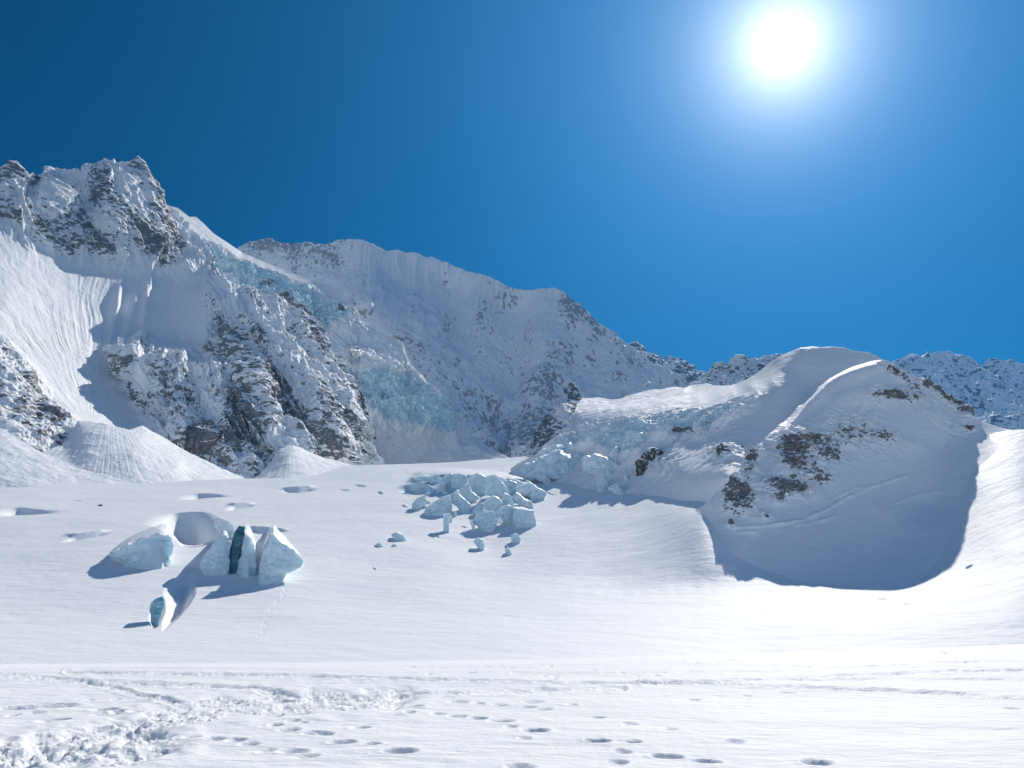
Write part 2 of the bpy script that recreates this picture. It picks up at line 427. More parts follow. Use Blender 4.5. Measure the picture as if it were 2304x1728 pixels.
# crevasse lips and hollows: (outline in the view, how upright the wall is, ice showing)
HOLLOWS = [
    ([(612, 1100), (650, 1095), (700, 1091), (735, 1097), (700, 1104), (668, 1110), (640, 1107)], 0.9, 0.0),
    ([(372, 1127), (410, 1115), (450, 1111), (505, 1114), (560, 1118), (500, 1120), (440, 1125), (410, 1127)], 0.9, 0.15),
    ([(500, 1150), (510, 1135), (545, 1132), (595, 1134), (560, 1144), (520, 1150)], 0.9, 0.0),
    ([(-60, 1165), (0, 1147), (40, 1142), (80, 1146), (140, 1147), (178, 1143), (170, 1149), (80, 1157), (20, 1161)], 0.85, 0.0),
    ([(150, 1127), (175, 1124), (205, 1125), (180, 1128)], 0.8, 0.0),
    ([(127, 1220), (145, 1203), (180, 1201), (230, 1193), (275, 1191), (230, 1207), (180, 1216), (150, 1222)], 0.92, 0.05),
    ([(540, 1184), (600, 1185), (640, 1189), (672, 1196), (630, 1197), (590, 1201), (560, 1199)], 0.9, 0.2),
    ([(312, 1178), (325, 1166), (350, 1161), (400, 1153), (450, 1151), (480, 1155), (520, 1175), (505, 1205), (480, 1215), (440, 1226), (405, 1223), (392, 1205), (370, 1190), (345, 1184)], 0.93, 0.12),
    ([(333, 1392), (338, 1365), (352, 1345), (368, 1336), (378, 1350), (370, 1380), (354, 1406), (340, 1410)], 0.92, 0.0),
    ([(362, 1330), (395, 1298), (440, 1276), (448, 1320), (420, 1365), (385, 1398), (352, 1428), (364, 1404), (382, 1362), (380, 1335)], 0.5, 0.0),
    ([(236, 1252), (280, 1226), (330, 1210), (372, 1198), (388, 1203), (392, 1217), (386, 1240), (376, 1276), (330, 1279), (290, 1270), (262, 1260)], 0.93, 0.3),
    ([(448, 1280), (458, 1258), (480, 1236), (500, 1206), (512, 1206), (518, 1225), (514, 1255), (512, 1292), (470, 1290)], 0.93, 0.3),
    ([(530, 1270), (538, 1240), (545, 1205), (560, 1206), (572, 1228), (580, 1252), (580, 1282), (566, 1298), (540, 1295)], 0.93, 0.3),
    ([(584, 1290), (592, 1250), (608, 1202), (640, 1226), (686, 1264), (678, 1278), (632, 1298), (594, 1314)], 0.93, 0.3),
    ([(905, 1086), (935, 1072), (1000, 1066), (1100, 1071), (1180, 1086), (1232, 1112), (1215, 1126), (1150, 1123), (1090, 1117), (1030, 1124), (960, 1118), (925, 1104)], 0.5, 0.5),
    ([(1060, 1150), (1090, 1124), (1130, 1136), (1190, 1146), (1206, 1176), (1190, 1188), (1140, 1182), (1090, 1172)], 0.45, 0.3),
    ([(752, 1102), (775, 1098), (800, 1101), (775, 1105)], 0.8, 0.0),
    ([(788, 1093), (812, 1088), (835, 1092), (812, 1097)], 0.8, 0.0),
    ([(845, 1110), (852, 1103), (868, 1106), (860, 1112)], 0.9, 0.1),
    ([(860, 1070), (920, 1064), (985, 1061), (1030, 1063), (1075, 1070), (1110, 1074), (1075, 1078), (1000, 1074), (920, 1072)], 0.92, 0.25),
    ([(880, 1095), (930, 1086), (975, 1092), (985, 1102), (960, 1112), (920, 1112)], 0.7, 0.3),
    ([(1120, 1066), (1150, 1074), (1190, 1092), (1235, 1112), (1225, 1116), (1190, 1104), (1150, 1090)], 0.85, 0.2),
    ([(1212, 1098), (1240, 1108), (1262, 1114), (1240, 1113)], 0.7, 0.0),
    ([(905, 1116), (918, 1111), (925, 1115), (915, 1119)], 0.8, 0.0), ([(905, 1131), (922, 1128), (922, 1133), (910, 1135)], 0.8, 0.0), ([(900, 1138), (918, 1137), (917, 1144), (905, 1143)], 0.8, 0.0),
    ([(835, 1277), (842, 1274), (850, 1280), (842, 1281)], 0.8, 0.0),
    ([(962, 1196), (975, 1200), (998, 1212), (985, 1211)], 0.7, 0.0), ([(1028, 1184), (1045, 1182), (1060, 1189), (1045, 1188)], 0.7, 0.0),
    ([(908, 1194), (920, 1197), (930, 1202), (915, 1199)], 0.7, 0.0),
    ([(1960, 1352), (1990, 1349), (2010, 1353), (1985, 1354)], 0.7, 0.0), ([(2020, 1361), (2045, 1361), (2062, 1366), (2040, 1365)], 0.7, 0.0),
    ([(2168, 1280), (2178, 1273), (2195, 1268), (2185, 1277), (2174, 1283)], 0.9, 0.0),
]

def chaikin(pts, n=2):
    for _ in range(n):
        pts = [q for p0, p1 in zip(pts, pts[1:] + pts[:1]) for q in ((p0[0] * .75 + p1[0] * .25, p0[1] * .75 + p1[1] * .25), (p0[0] * .25 + p1[0] * .75, p0[1] * .25 + p1[1] * .75))]
    return pts
RAISED = {(236, 1252), (448, 1280), (530, 1270), (584, 1290), (905, 1086), (1060, 1150)}; MIDWAY = set()
HOLLOWS = [(chaikin(p, 1 if p[0] in RAISED else 2), s, i, 1 if p[0] in RAISED else (-1 if max(q[0] for q in p) - min(q[0] for q in p) > 185 or p[0] in ((333, 1392), (362, 1330)) else 0)) for p, s, i in HOLLOWS]
def near_depth(R): return 2903.0 / np.maximum(R - 1365.0, 5.0)

def field_D(PX, R, hollows=True):
    """depth of the snow surface at a point of the view"""
    PX, R = np.broadcast_arrays(np.asarray(PX, float), np.asarray(R, float))
    brk = FIELD_BRK(PX)
    if hollows:
        Rw = R.copy()
        for pts, s, _, anchor in HOLLOWS:
            xs = [p[0] for p in pts]
            cols = (PX > min(xs)) & (PX < max(xs))
            if not cols.any(): continue
            x = PX[cols]
            lo = np.full(x.shape, -1e9); hi = np.full(x.shape, 1e9)
            for (xa, ya), (xb, yb) in zip(pts, pts[1:] + pts[:1]):
                if xa == xb: continue
                m = (x >= min(xa, xb)) & (x <= max(xa, xb))
                y = ya + (yb - ya) * (x - xa) / (xb - xa)
                lo = np.where(m, np.maximum(lo, y), lo); hi = np.where(m, np.minimum(hi, y), hi)
            c, hh = (lo + hi) / 2, np.maximum((lo - hi) / 2, 0.2)
            wid = (0.12 if anchor > 0 else (0.30 if anchor == 0 else 0.42)) * (max(xs) - min(xs))
            W_ = max(xs) - min(xs)
            sc_ = s * (sm(0, wid, np.minimum(x - min(xs), max(xs) - x)))
            t = (R[cols] - c) / hh
            g = lambda q: anchor + (q - anchor) * (1 - sc_)
            eu, ed = (0.15, 0.10) if anchor < 0 else ((0.55, 0.02) if anchor > 0 else (0.2, 0.3))
            f = np.where(np.abs(t) < 1, g(t), 0.0)
            f = np.where(t <= -1, g(-1.0) + (-1 - eu - g(-1.0)) * np.clip((-t - 1) / eu, 0, 1), f)
            f = np.where(t >= 1, g(1.0) + (1 + ed - g(1.0)) * np.clip((t - 1) / ed, 0, 1), f)
            f = np.where((t < -1 - eu) | (t > 1 + ed), t, f)
            Rw[cols] = Rw[cols] + (f - t) * hh
        Rq = Rw
    else: Rq = R
    far = field_depth(PX, np.minimum(Rq, brk + 6))
    nr = near_depth(R)
    f = sm(0, 1, (brk + 7 - R) / 10.0)
    return np.exp(np.log(nr) * (1 - f) + np.log(far) * f)

# --- tracks on the bench: (px, row, half width px, depth m)
PRINTS = [(835, 1672, 26, .10), (900, 1690, 48, .16), (770, 1668, 40, .12), (810, 1637, 28, .13), (620, 1631, 20, .13), (650, 1641, 32, .11), (705, 1648, 32, .08), (735, 1650, 22, .08),
    (905, 1580, 28, .12), (935, 1592, 26, .11), (920, 1605, 18, .07), (1030, 1578, 34, .11), (1075, 1582, 20, .08), (1120, 1586, 26, .10), (985, 1605, 24, .08), (1030, 1611, 28, .08),
    (1075, 1616, 26, .15), (1130, 1622, 36, .13), (1205, 1645, 38, .17), (1345, 1667, 34, .17), (1425, 1668, 26, .08), (1500, 1702, 42, .17), (1590, 1712, 40, .13), (1400, 1690, 24, .06), (1390, 1714, 28, .07),
    (1840, 1714, 42, .15), (1655, 1668, 28, .06), (1505, 1641, 26, .07), (1415, 1629, 24, .05), (1345, 1614, 24, .06), (1285, 1585, 20, .08), (1200, 1578, 32, .08), (1225, 1595, 24, .10), (1190, 1590, 22, .06),
    (1560, 1573, 24, .09), (1620, 1566, 22, .04), (1680, 1565, 16, .05), (1770, 1560, 24, .09), (2280, 1594, 26, .07), (2270, 1569, 10, .05),
    (50, 1593, 60, .12), (120, 1589, 62, .14), (235, 1598, 34, .14), (265, 1603, 24, .10), (120, 1621, 40, .12), (240, 1608, 40, .09), (20, 1594, 40, .10), (30, 1609, 14, .08), (80, 1603, 26, .06),
    (200, 1576, 16, .05), (260, 1575, 14, .06), (305, 1604, 20, .09), (350, 1655, 24, .10), (660, 1690, 40, .10), (560, 1672, 30, .09), (690, 1700, 34, .05), (600, 1688, 24, .05), (30, 1725, 40, .1),
    (660, 1622, 18, .08), (680, 1625, 18, .07), (430, 1659, 26, .09), (480, 1660, 32, .09), (530, 1662, 28, .07), (1170, 1725, 40, .10), (1180, 1660, 20, .05), (1150, 1636, 20, .07)]
TRAILS = [  # broken snow of a trodden trail: (polyline, half width in px at the row, lumps in metres)
    ([(-150, 1725), (60, 1690), (220, 1655), (330, 1630), (440, 1598), (540, 1590), (640, 1582), (760, 1572), (880, 1568)], 30, 0.145),
    ([(-150, 1740), (0, 1720), (120, 1700), (260, 1690), (330, 1668)], 40, 0.145),
    ([(-100, 1512), (0, 1517), (100, 1526), (190, 1534), (250, 1546), (300, 1562), (360, 1577), (420, 1588)], 7, 0.08),
    ([(200, 1534), (300, 1538), (420, 1542), (560, 1551), (640, 1560), (700, 1568), (780, 1567), (900, 1564), (1000, 1560), (1100, 1556), (1250, 1553), (1400, 1550)], 6, 0.10),
    ([(150, 1512), (400, 1517), (600, 1520), (800, 1525), (1000, 1530), (1152, 1534), (1300, 1538), (1450, 1538), (1600, 1534), (1750, 1528), (1900, 1521), (2050, 1516), (2200, 1510), (2400, 1504)], 4, 0.11),
    ([(1450, 1538), (1600, 1538), (1700, 1543), (1850, 1550), (2000, 1555), (2150, 1563), (2300, 1573), (2450, 1580)], 5, 0.12),
    ([(1700, 1532), (1900, 1530), (2050, 1528), (2304, 1530), (2450, 1530)], 3, 0.07),
    ([(1550, 1486), (1700, 1482), (1850, 1472), (2000, 1462), (2150, 1455), (2304, 1448)], 3, 0.05),
    ([(1152, 1515), (1400, 1515), (1700, 1512), (2000, 1498), (2304, 1485)], 3, 0.05),
]

def build_snowfield():
    nx = 1280
    pxs = np.linspace(-190, 2494, nx)
    brk = FIELD_BRK(pxs); top = FIELD_TOP(pxs)
    a = 1860 - (1860 - (brk[None] + 8)) * np.linspace(0, 1, 260)[:, None] ** 0.8
    b = (brk[None] + 8) + (-11) * np.linspace(0, 1, 36)[1:, None]
    c = (brk[None] - 3) * (1 - np.linspace(0, 1, 420)[1:, None]) + top[None] * np.linspace(0, 1, 420)[1:, None]
    R = np.concatenate([a, b, c], 0)
    PX = np.broadcast_to(pxs[None], R.shape).copy()
    D = field_D(PX, R)
    P = unproject(PX, R, D)
    h = np.zeros(R.shape)
    # gentle swells of the wind packed surface
    Pz = P * np.array([1, 1, 0.0])
    w = sm(60, 130, D)
    h += w * (fbm(Pz, 60, 3, 0.45, 3) * 1.3 * sm(90, 170, D) + fbm(Pz, 9, 4, 0.55, 5, stretch=(2.2, 1, 1)) * 0.26)
    h += (1 - w) * (fbm(Pz, 2.6, 3, 0.5, 11, stretch=(1.8, 1, 1)) * 0.030 + fbm(Pz, 0.5, 3, 0.5, 12, stretch=(1.8, 1, 1)) * 0.006)
    nr = R > brk + 2
    for pts, hw, amp in TRAILS:
        d = seg_dist(PX, R * 2.2, [(x, y * 2.2) for x, y in pts]) / 2.2
        k = sm(1.0, 0.45, d / (hw * (1 + 0.6 * n2(PX / 60, R / 30, 8))))
        k = k * (R < 1860)
        lump = fbm(Pz, 0.40, 4, 0.6, 21) * 0.9 + fbm(Pz, 0.9, 3, 0.5, 23) * 0.8 + np.maximum(fbm(Pz, 0.17, 3, 0.5, 24), 0) * 0.9
        far = sm(20, 60, D)
        h += k * amp * (lump * 0.75 - 0.45) * (1 + 2.0 * far)
        h += amp * 0.25 * np.exp(-((d / hw - 1.25) / 0.35) ** 2) * (0.6 + fbm(Pz, 0.4, 2, 0.5, 25))
    X, Y = P[..., 0], P[..., 1]
    rng = random.Random(4)
    prints = list(PRINTS)
    for i in range(60):                                   # faint scattered prints near the trails further out
        x = rng.uniform(900, 2300); r = 1500 + rng.uniform(-12, 34) - (x - 900) * 0.02
        prints.append((x, r, rng.uniform(8, 18), rng.uniform(.04, .09)))
    for px, row, hw, dep in prints:
        d0 = float(near_depth(np.array(row))); x0 = d0 * float(ray(px, row)[0])
        rx = hw / F * d0 * 0.72; ry = max(rx * 0.85, 0.12) * rng.uniform(0.9, 1.3)
        a = rng.uniform(-0.35, 0.35)
        u = ((X - x0) * math.cos(a) + (Y - d0) * math.sin(a)) / rx; v = (-(X - x0) * math.sin(a) + (Y - d0) * math.cos(a)) / ry
        m = (np.abs(u) < 2.2) & (np.abs(v) < 2.2)
        if not m.any(): continue
        q = np.sqrt(u[m] ** 2 + v[m] ** 2) + 0.25 * fbm(P[m], 0.16, 2, 0.5, 31)
        h[m] += -dep * 0.72 * sm(1.25, 0.25, q) + dep * 0.05 * np.exp(-((q - 1.35) / 0.25) ** 2)
    # small footprints climbing the slope beside the ice blocks
    for i in range(70):
        t = i / 69
        px = 640 - 60 * t + 6 * math.sin(t * 9) + (3 if i % 2 else -3); row = 1318 + 112 * t
        m = ((PX - px) / 2.0) ** 2 + ((R - row) / 1.6) ** 2 < 1
        h[m] -= 0.06 * (1 if (i * 7) % 5 < 2 else 0)
    P[..., 2] += h
    ice = np.full(R.shape, -1.0)
    for pts, s, ic, _ in HOLLOWS:
        if ic > 0:
            xs = [p[0] for p in pts]; ys = [p[1] for p in pts]
            m = (PX > min(xs) - 8) & (PX < max(xs) + 8) & (R > min(ys) - 8) & (R < max(ys) + 8)
            ice[m] = np.maximum(ice[m], -1 + (1.2 + ic * 1.6) * poly(PX[m], R[m], pts, 3.0))
    # carry the snow on behind the edge, level, and in under the camera
    nb = 8
    T = P[-1]; dr = T.copy(); dr[:, 2] = 0; dr /= np.linalg.norm(dr, axis=1, keepdims=True)
    bk = []
    for k in range(1, nb + 1):
        s = 160 * (k / nb) ** 1.6; q = T + dr * s; q[:, 2] += 0.02 * s - 0.25 * s * (k / nb); bk.append(q)
    fr = []
    for t in (1.0, 0.72, 0.45, 0.22, 0.08):                # the bench goes on under and behind the camera
        q = P[0].copy(); q[:, 1] = P[0][:, 1] * (1 - t) - 90 * t; q[:, 0] = P[0][:, 0] * (1 + 5 * t); q[:, 2] = P[0][:, 2].mean() * t + P[0][:, 2] * (1 - t); fr.append(q)
    Pall = np.concatenate([np.array(fr), P, np.array(bk)], 0)
    ia = np.concatenate([np.full((len(fr), nx), -1.0), ice, np.repeat(ice[-1:], nb, 0)], 0)
    # and to both sides
    W = np.array([2, 5, 10, 20, 36, 60, 100, 160.0])
    def wing(edge, sgn):
        q = np.repeat(edge[:, None], len(W), 1).copy(); q[..., 0] += sgn * W[None]; q[..., 2] += 0.0004 * W[None] ** 2 + 0.15 * fbm(q, 7, 3, 0.5, 3) * np.minimum(W[None] / 20, 1); return q
    Pall = np.concatenate([wing(Pall[:, 0], -1)[:, ::-1], Pall, wing(Pall[:, -1], 1)], 1)
    ia = np.pad(ia, ((0, 0), (len(W), len(W))), mode='edge')
    return grid_object('snowfield', Pall, M_FIELD, {'ice': ia})
build_snowfield()

# ------------------------------------------------------------------ the big mountain face
LM_TOP = interp([(-120, 385), (0, 392), (15, 385), (40, 379), (58, 394), (66, 410), (85, 416), (105, 412), (130, 405), (150, 400), (180, 398), (190, 390), (205, 387), (230, 388), (265, 388), (310, 388),
                 (322, 396), (340, 420), (355, 442), (372, 466), (395, 498), (420, 525), (450, 562), (480, 604), (500, 626), (540, 655), (575, 680), (600, 690), (640, 704), (690, 730), (712, 772),
                 (735, 800), (765, 830), (785, 868), (797, 905), (806, 950), (825, 1000), (850, 1040)])
LM_BOT = interp([(-120, 1120), (500, 1120), (850, 1085)])
lm_depth = Depth([
    [(-120, 385, 800), (40, 379, 860), (66, 410, 930), (105, 412, 960), (150, 400, 985), (205, 387, 1000), (310, 388, 1040), (340, 420, 1050), (372, 466, 1080), (420, 525, 1090), (450, 562, 1080), (480, 604, 1040)],
    [(-120, 1110, 385), (0, 1110, 410), (150, 1105, 455), (300, 1105, 515), (420, 1105, 560), (520, 1105, 590), (600, 1090, 620), (720, 1085, 690), (850, 1080, 800)],
    # spur tops and hollows of the upper rocks
    [(100, 450, 850), (140, 530, 845)], [(130, 430, 920), (190, 520, 905)],
    [(225, 400, 960), (250, 470, 925), (275, 550, 918)], [(290, 420, 985), (330, 500, 980)],
    # broad fluted snow face, falling away to its gully
    [(-120, 520, 720), (0, 525, 775), (70, 560, 800), (150, 585, 850), (240, 600, 900), (300, 605, 930), (342, 605, 960)],
    [(-120, 700, 610), (0, 700, 655), (100, 700, 735), (200, 700, 815), (280, 690, 870), (332, 690, 905)],
    [(-120, 800, 545), (0, 800, 590), (100, 800, 655), (200, 800, 730), (235, 800, 762)],
    [(-120, 900, 490), (0, 900, 520), (100, 900, 570), (200, 900, 640), (290, 895, 715)],
    [(-120, 1000, 435), (0, 1000, 455), (120, 1000, 510), (250, 1000, 580), (385, 1000, 665)],
    [(342, 605, 960), (335, 690, 905), (325, 760, 860), (240, 800, 765), (270, 870, 735), (330, 945, 690), (400, 1010, 655), (470, 1065, 625)],
    # shaded bowl
    [(360, 620, 955), (352, 700, 905), (350, 770, 868)], [(420, 620, 975), (415, 700, 925), (410, 780, 875)], [(470, 660, 935), (470, 740, 888), (480, 800, 850)],
    # shelf at its foot, then the cliff
    [(250, 800, 757), (300, 805, 770), (380, 800, 800), (440, 820, 805), (520, 855, 790)],
    [(300, 830, 735), (380, 835, 745), (450, 850, 755), (530, 880, 748)],
    [(330, 900, 695), (400, 920, 690), (480, 930, 690), (550, 950, 690)],
    [(400, 1000, 640), (480, 1010, 630), (560, 1030, 640), (600, 1045, 640)],
    # sunlit crest and the ribs to the side of it
    [(480, 604, 1010), (510, 650, 950), (545, 700, 905), (600, 765, 850), (640, 815, 820), (690, 870, 780), (720, 930, 745), (755, 1000, 715)],
    [(525, 800, 785), (560, 870, 728), (600, 950, 676), (640, 1020, 645)],
    [(560, 790, 825), (600, 870, 770), (640, 950, 715)],
    [(540, 655, 985), (600, 690, 960), (640, 704, 965), (690, 730, 955), (712, 772, 945), (765, 830, 930), (797, 905, 908), (825, 1000, 880)],
    [(620, 730, 915), (680, 800, 870), (730, 880, 825), (770, 960, 795)],
    [(690, 760, 925), (740, 830, 905), (775, 910, 882), (800, 1000, 850)],
], step=22)

LM_FACE = [(-140, 505), (0, 505), (70, 545), (150, 575), (240, 590), (345, 600), (335, 690), (330, 765), (235, 795), (270, 870), (330, 950), (390, 1010), (480, 1075), (300, 1075), (160, 950), (100, 880), (30, 800), (-140, 640)]
def lm_height(c):
    PX, R, P, D = c['PX'], c['R'], c['P'], c['D']
    face = poly(PX, R, LM_FACE, 30)
    bowl = poly(PX, R, [(345, 610), (480, 620), (520, 680), (500, 780), (380, 790), (340, 770), (335, 690)], 26)
    rocky = np.clip(1 - face - bowl, 0, 1)
    h = fbm(P, 150, 6, 0.52, 1, True) * 14 * (rocky * 0.9 + 0.12) + fbm(P, 38, 5, 0.55, 2, True, (1, 1, 1.6)) * 5.5 * (rocky + 0.10) + fbm(P, 10, 4, 0.6, 4, True) * 1.9 * (rocky + 0.07)
    # flutes fanning out above the gully
    ang = np.arctan2(PX - 205 + 0.05 * (R - 900), 960 - R + 0.0)
    fl = fbm(np.stack([ang * 17 + 0.9 * n2(PX / 70, R / 110, 3) + 0.3 * n2(PX / 25, R / 40, 4), R / 150, PX * 0], -1), 1.0, 4, 0.6, 6, True) * (0.75 + 1.1 * n2(PX / 60, R / 90, 7))
    h += face * fl * 2.0 * sm(1000, 850, R) * (0.45 + 0.55 * sm(120, 300, PX))
    rib = poly(PX, R, [(470, 610), (560, 660), (700, 740), (800, 900), (840, 1090), (430, 1090), (330, 960), (300, 860), (400, 820), (520, 850), (470, 760)], 25)
    u = PX * 0.88 - R * 0.47 + 10 * n2(PX / 60, R / 60, 4); w_ = PX * 0.47 + R * 0.88
    h += rib * fbm(np.stack([u / 42, w_ / 210, PX * 0], -1), 1.0, 4, 0.55, 15, True) * 14
    up = poly(PX, R, [(0, 380), (330, 380), (480, 590), (400, 620), (150, 590), (0, 520)], 20)
    u2 = PX * 0.85 - R * 0.5 + 12 * n2(PX / 70, R / 70, 14); w2 = PX * 0.5 + R * 0.85
    h += up * fbm(np.stack([u2 / 55, w2 / 190, PX * 0], -1), 1.0, 4, 0.55, 16, True) * 13
    c['ribn'] = rib * n2(u / 30, w_ / 160, 33) + up * n2(u2 / 40, w2 / 150, 34)
    # big soft flutes on the bright edge of the bowl
    h += 13 * ell(PX, R, 318, 690, 16, 90, 8) + 9 * ell(PX, R, 285, 720, 12, 80, 14) + 7 * ell(PX, R, 255, 700, 10, 70, 12) + 6 * ell(PX, R, 335, 640, 8, 30, 0) + 8 * ell(PX, R, 326, 775, 14, 24, 20)
    fl2 = fbm(np.stack([PX / 26 + R / 120, R / 200, PX * 0], -1), 1.0, 3, 0.5, 9, True)
    h += poly(PX, R, [(230, 800), (340, 780), (460, 830), (560, 870), (560, 960), (440, 960), (300, 900)], 20) * fl2 * 5
    h += bowl * fl2 * 1.2
    return h
def lm_rock(c):
    PX, R = c['PX'], c['R']
    r = np.full(PX.shape, -0.06)
    up = lambda a: np.maximum(r, a)
    r -= 0.75 * poly(PX, R, LM_FACE, 22)
    r -= 0.5 * poly(PX, R, [(345, 610), (470, 620), (500, 700), (490, 780), (380, 800), (340, 770)], 24)
    for (x, y, rx, ry, an, am) in [(40, 400, 34, 34, 0, .6), (5, 450, 20, 50, 0, .5), (110, 500, 44, 42, 40, .62), (150, 555, 40, 25, 20, .6), (195, 440, 40, 22, 30, .30), (255, 420, 20, 55, 25, .42), (235, 490, 36, 40, 30, .62), (260, 540, 46, 36, 35, .62),
                                  (345, 460, 25, 70, 25, .6), (310, 450, 40, 50, 10, .38), (350, 540, 45, 24, -10, .5), (400, 560, 36, 22, 20, .5), (430, 600, 18, 14, 0, .3), (70, 700, 30, 80, -30, .50), (20, 640, 30, 70, -20, .45), (130, 760, 40, 30, 30, .3), (90, 720, 45, 30, 40, .5),
                                  (60, 880, 28, 40, 20, .85), (90, 930, 45, 55, 35, .95), (60, 980, 40, 40, 20, 1.0), (10, 950, 30, 34, 0, .8), (170, 880, 30, 30, 0, .25), (240, 860, 30, 24, 0, .1),
                                  (515, 750, 22, 60, 12, .55), (545, 830, 22, 46, 20, .75), (600, 850, 26, 70, 20, .45), (640, 900, 30, 60, 25, .5), (700, 950, 30, 60, 30, .5), (740, 960, 40, 60, 20, .45), (680, 900, 40, 70, 25, .4), (770, 960, 26, 80, 10, .55),
                                  (560, 985, 50, 48, 20, 1.0), (500, 1010, 50, 30, 15, .95), (460, 990, 40, 20, 10, .7), (600, 960, 24, 60, 20, .7), (420, 900, 80, 40, 15, .32), (320, 880, 40, 50, 30, .35), (360, 930, 40, 30, 10, .42), (700, 760, 20, 30, 0, .3), (760, 880, 20, 40, 20, .4), (330, 800, 40, 14, 0, .2)]:
        r += 0.38 * am * ell(PX, R, x, y, rx * 1.15, ry * 1.15, -an if an else 0)
    r += 0.75 * c['ribn'] + 0.10
    crest = seg_dist(PX, R, [(490, 640), (545, 705), (600, 768), (640, 815), (690, 865)])
    r -= 0.9 * sm(16, 3, crest)
    r -= 0.6 * sm(10, 2, seg_dist(PX, R, [(610, 940), (650, 990), (700, 1020)]))
    return r
def lm_ice(c): return -1 + 1.4 * ell(c['PX'], c['R'], 240, 950, 80, 10, 4)
relief('rocky_mountain', -110, 846, 760, LM_TOP, LM_BOT, 720, lm_depth, terrain_mat('rocky_mountain_snow', 3.0, bump=0.6, rock_mix=0.95), lm_height, lm_rock, lm_ice, back=(420, 0.85))

# ------------------------------------------------------------------ hanging glacier between the two mountains
HG_TOP = interp([(330, 455), (372, 461), (400, 468), (425, 488), (440, 488), (455, 500), (480, 525), (510, 545), (545, 568), (575, 582), (600, 592), (640, 608), (700, 630), (735, 640), (760, 645), (785, 655), (800, 678), (806, 702),
                 (835, 735), (865, 752), (905, 770), (915, 800), (940, 840), (990, 880), (1030, 925), (1060, 970), (1100, 1008), (1190, 1052)])
HG_BOT = interp([(330, 640), (480, 700), (600, 780), (700, 860), (760, 1000), (800, 1075), (1100, 1075)])
hg_depth = Depth([
    [(330, 455, 1180), (400, 468, 1210), (455, 500, 1240), (545, 568, 1290), (640, 608, 1285), (700, 630, 1265), (785, 655, 1230), (806, 702, 1200)],
    [(380, 500, 1140), (455, 553, 1175), (530, 578, 1215), (610, 612, 1240), (700, 645, 1235), (770, 680, 1215)],
    [(400, 560, 1120), (470, 600, 1145), (540, 620, 1170), (620, 660, 1185), (700, 690, 1180), (770, 710, 1170)],
    [(330, 640, 1090), (480, 660, 1110), (560, 690, 1130), (625, 690, 1120), (660, 700, 1130), (700, 760, 1110), (780, 740, 1145)],
    [(600, 780, 1085), (640, 740, 1085), (690, 780, 1070), (715, 740, 1130)],
    [(835, 735, 1185), (865, 752, 1190), (905, 770, 1200), (940, 840, 1180), (990, 880, 1180), (1060, 970, 1115)], [(780, 780, 1135), (850, 790, 1170)],
    [(740, 820, 1080), (800, 812, 1090), (850, 812, 1115), (905, 830, 1160)],
    [(770, 860, 1050), (820, 860, 1065), (900, 870, 1100), (980, 905, 1130)],
    [(800, 930, 1020), (880, 940, 1030), (960, 955, 1050), (1020, 990, 1065)],
    [(800, 1075, 985), (900, 1060, 1000), (1000, 1050, 1025), (1100, 1010, 1070), (1100, 1075, 1010)],
    [(700, 860, 1060), (760, 1000, 900)],
], step=24)
ICE_UP = [(425, 540), (500, 562), (545, 590), (610, 612), (660, 632), (705, 650), (740, 680), (790, 700), (800, 720), (760, 745), (715, 770), (690, 735), (640, 700), (600, 680), (560, 690), (500, 660), (465, 620)]
ICE_LOW = [(740, 812), (800, 826), (870, 825), (940, 850), (1000, 900), (1040, 960), (1020, 1000), (930, 985), (850, 965), (800, 935), (765, 880)]
def hg_height(c):
    PX, R, P = c['PX'], c['R'], c['P']
    ic = np.maximum(poly(PX, R, ICE_UP, 14), poly(PX, R, ICE_LOW, 20))
    rib = poly(PX, R, [(600, 760), (625, 690), (645, 668), (690, 720), (716, 770), (720, 850), (640, 800)], 10)
    dn = fbm(P, 55, 3, 0.5, 13)
    lowr = sm(640, 760, R) * sm(1000, 940, R)
    h = fbm(P, 44, 5, 0.55, 41, True) * (3.5 * lowr + 1.5 + 10 * ic) + fbm(P + dn[..., None] * 14, 20, 5, 0.6, 43, True) * (0.8 + 2.4 * lowr + 6.0 * ic + 2 * rib) + fbm(P, 7, 3, 0.55, 44, True) * (0.3 + 0.6 * lowr + 1.8 * ic + rib)
    h += 14 * ell(PX, R, 800, 812, 30, 9, 5)
    h += 9 * rib
    low = sm(880, 960, R)
    h += low * fbm(P, 45, 4, 0.5, 46, True) * 6
    return h * (0.2 + 0.8 * sm(0, 34, R - HG_TOP(PX)))
def hg_rock(c):
    PX, R = c['PX'], c['R']
    r = np.full(PX.shape, -0.75)
    for x, y, rx, ry, an, am in [(645, 725, 24, 52, -30, 1.7), (625, 720, 24, 30, 0, .9), (680, 750, 26, 34, -20, 1.3), (597, 646, 26, 8, 0, 1.3), (768, 705, 10, 14, 0, 1.3), (800, 690, 12, 26, 0, 1.3), (785, 960, 30, 40, 0, 1.0), (860, 905, 40, 8, 20, .8), (450, 575, 20, 26, 0, 1.1),
                                 (430, 500, 8, 8, 0, .9), (465, 522, 18, 6, 40, 1.2), (500, 545, 14, 6, 30, 1.0), (820, 990, 34, 26, 0, 1.1), (775, 1010, 30, 40, 0, 1.0)]:
        r += am * ell(PX, R, x, y, rx, ry, an)
    return r
def hg_ice(c):
    PX, R, P = c['PX'], c['R'], c['P']
    return -1 + 1.75 * np.maximum(poly(PX, R, ICE_UP, 16), 0.95 * poly(PX, R, ICE_LOW, 26)) + 0.5 * ell(PX, R, 700, 715, 40, 30) + 0.4 * ell(PX, R, 870, 910, 80, 30, 15)
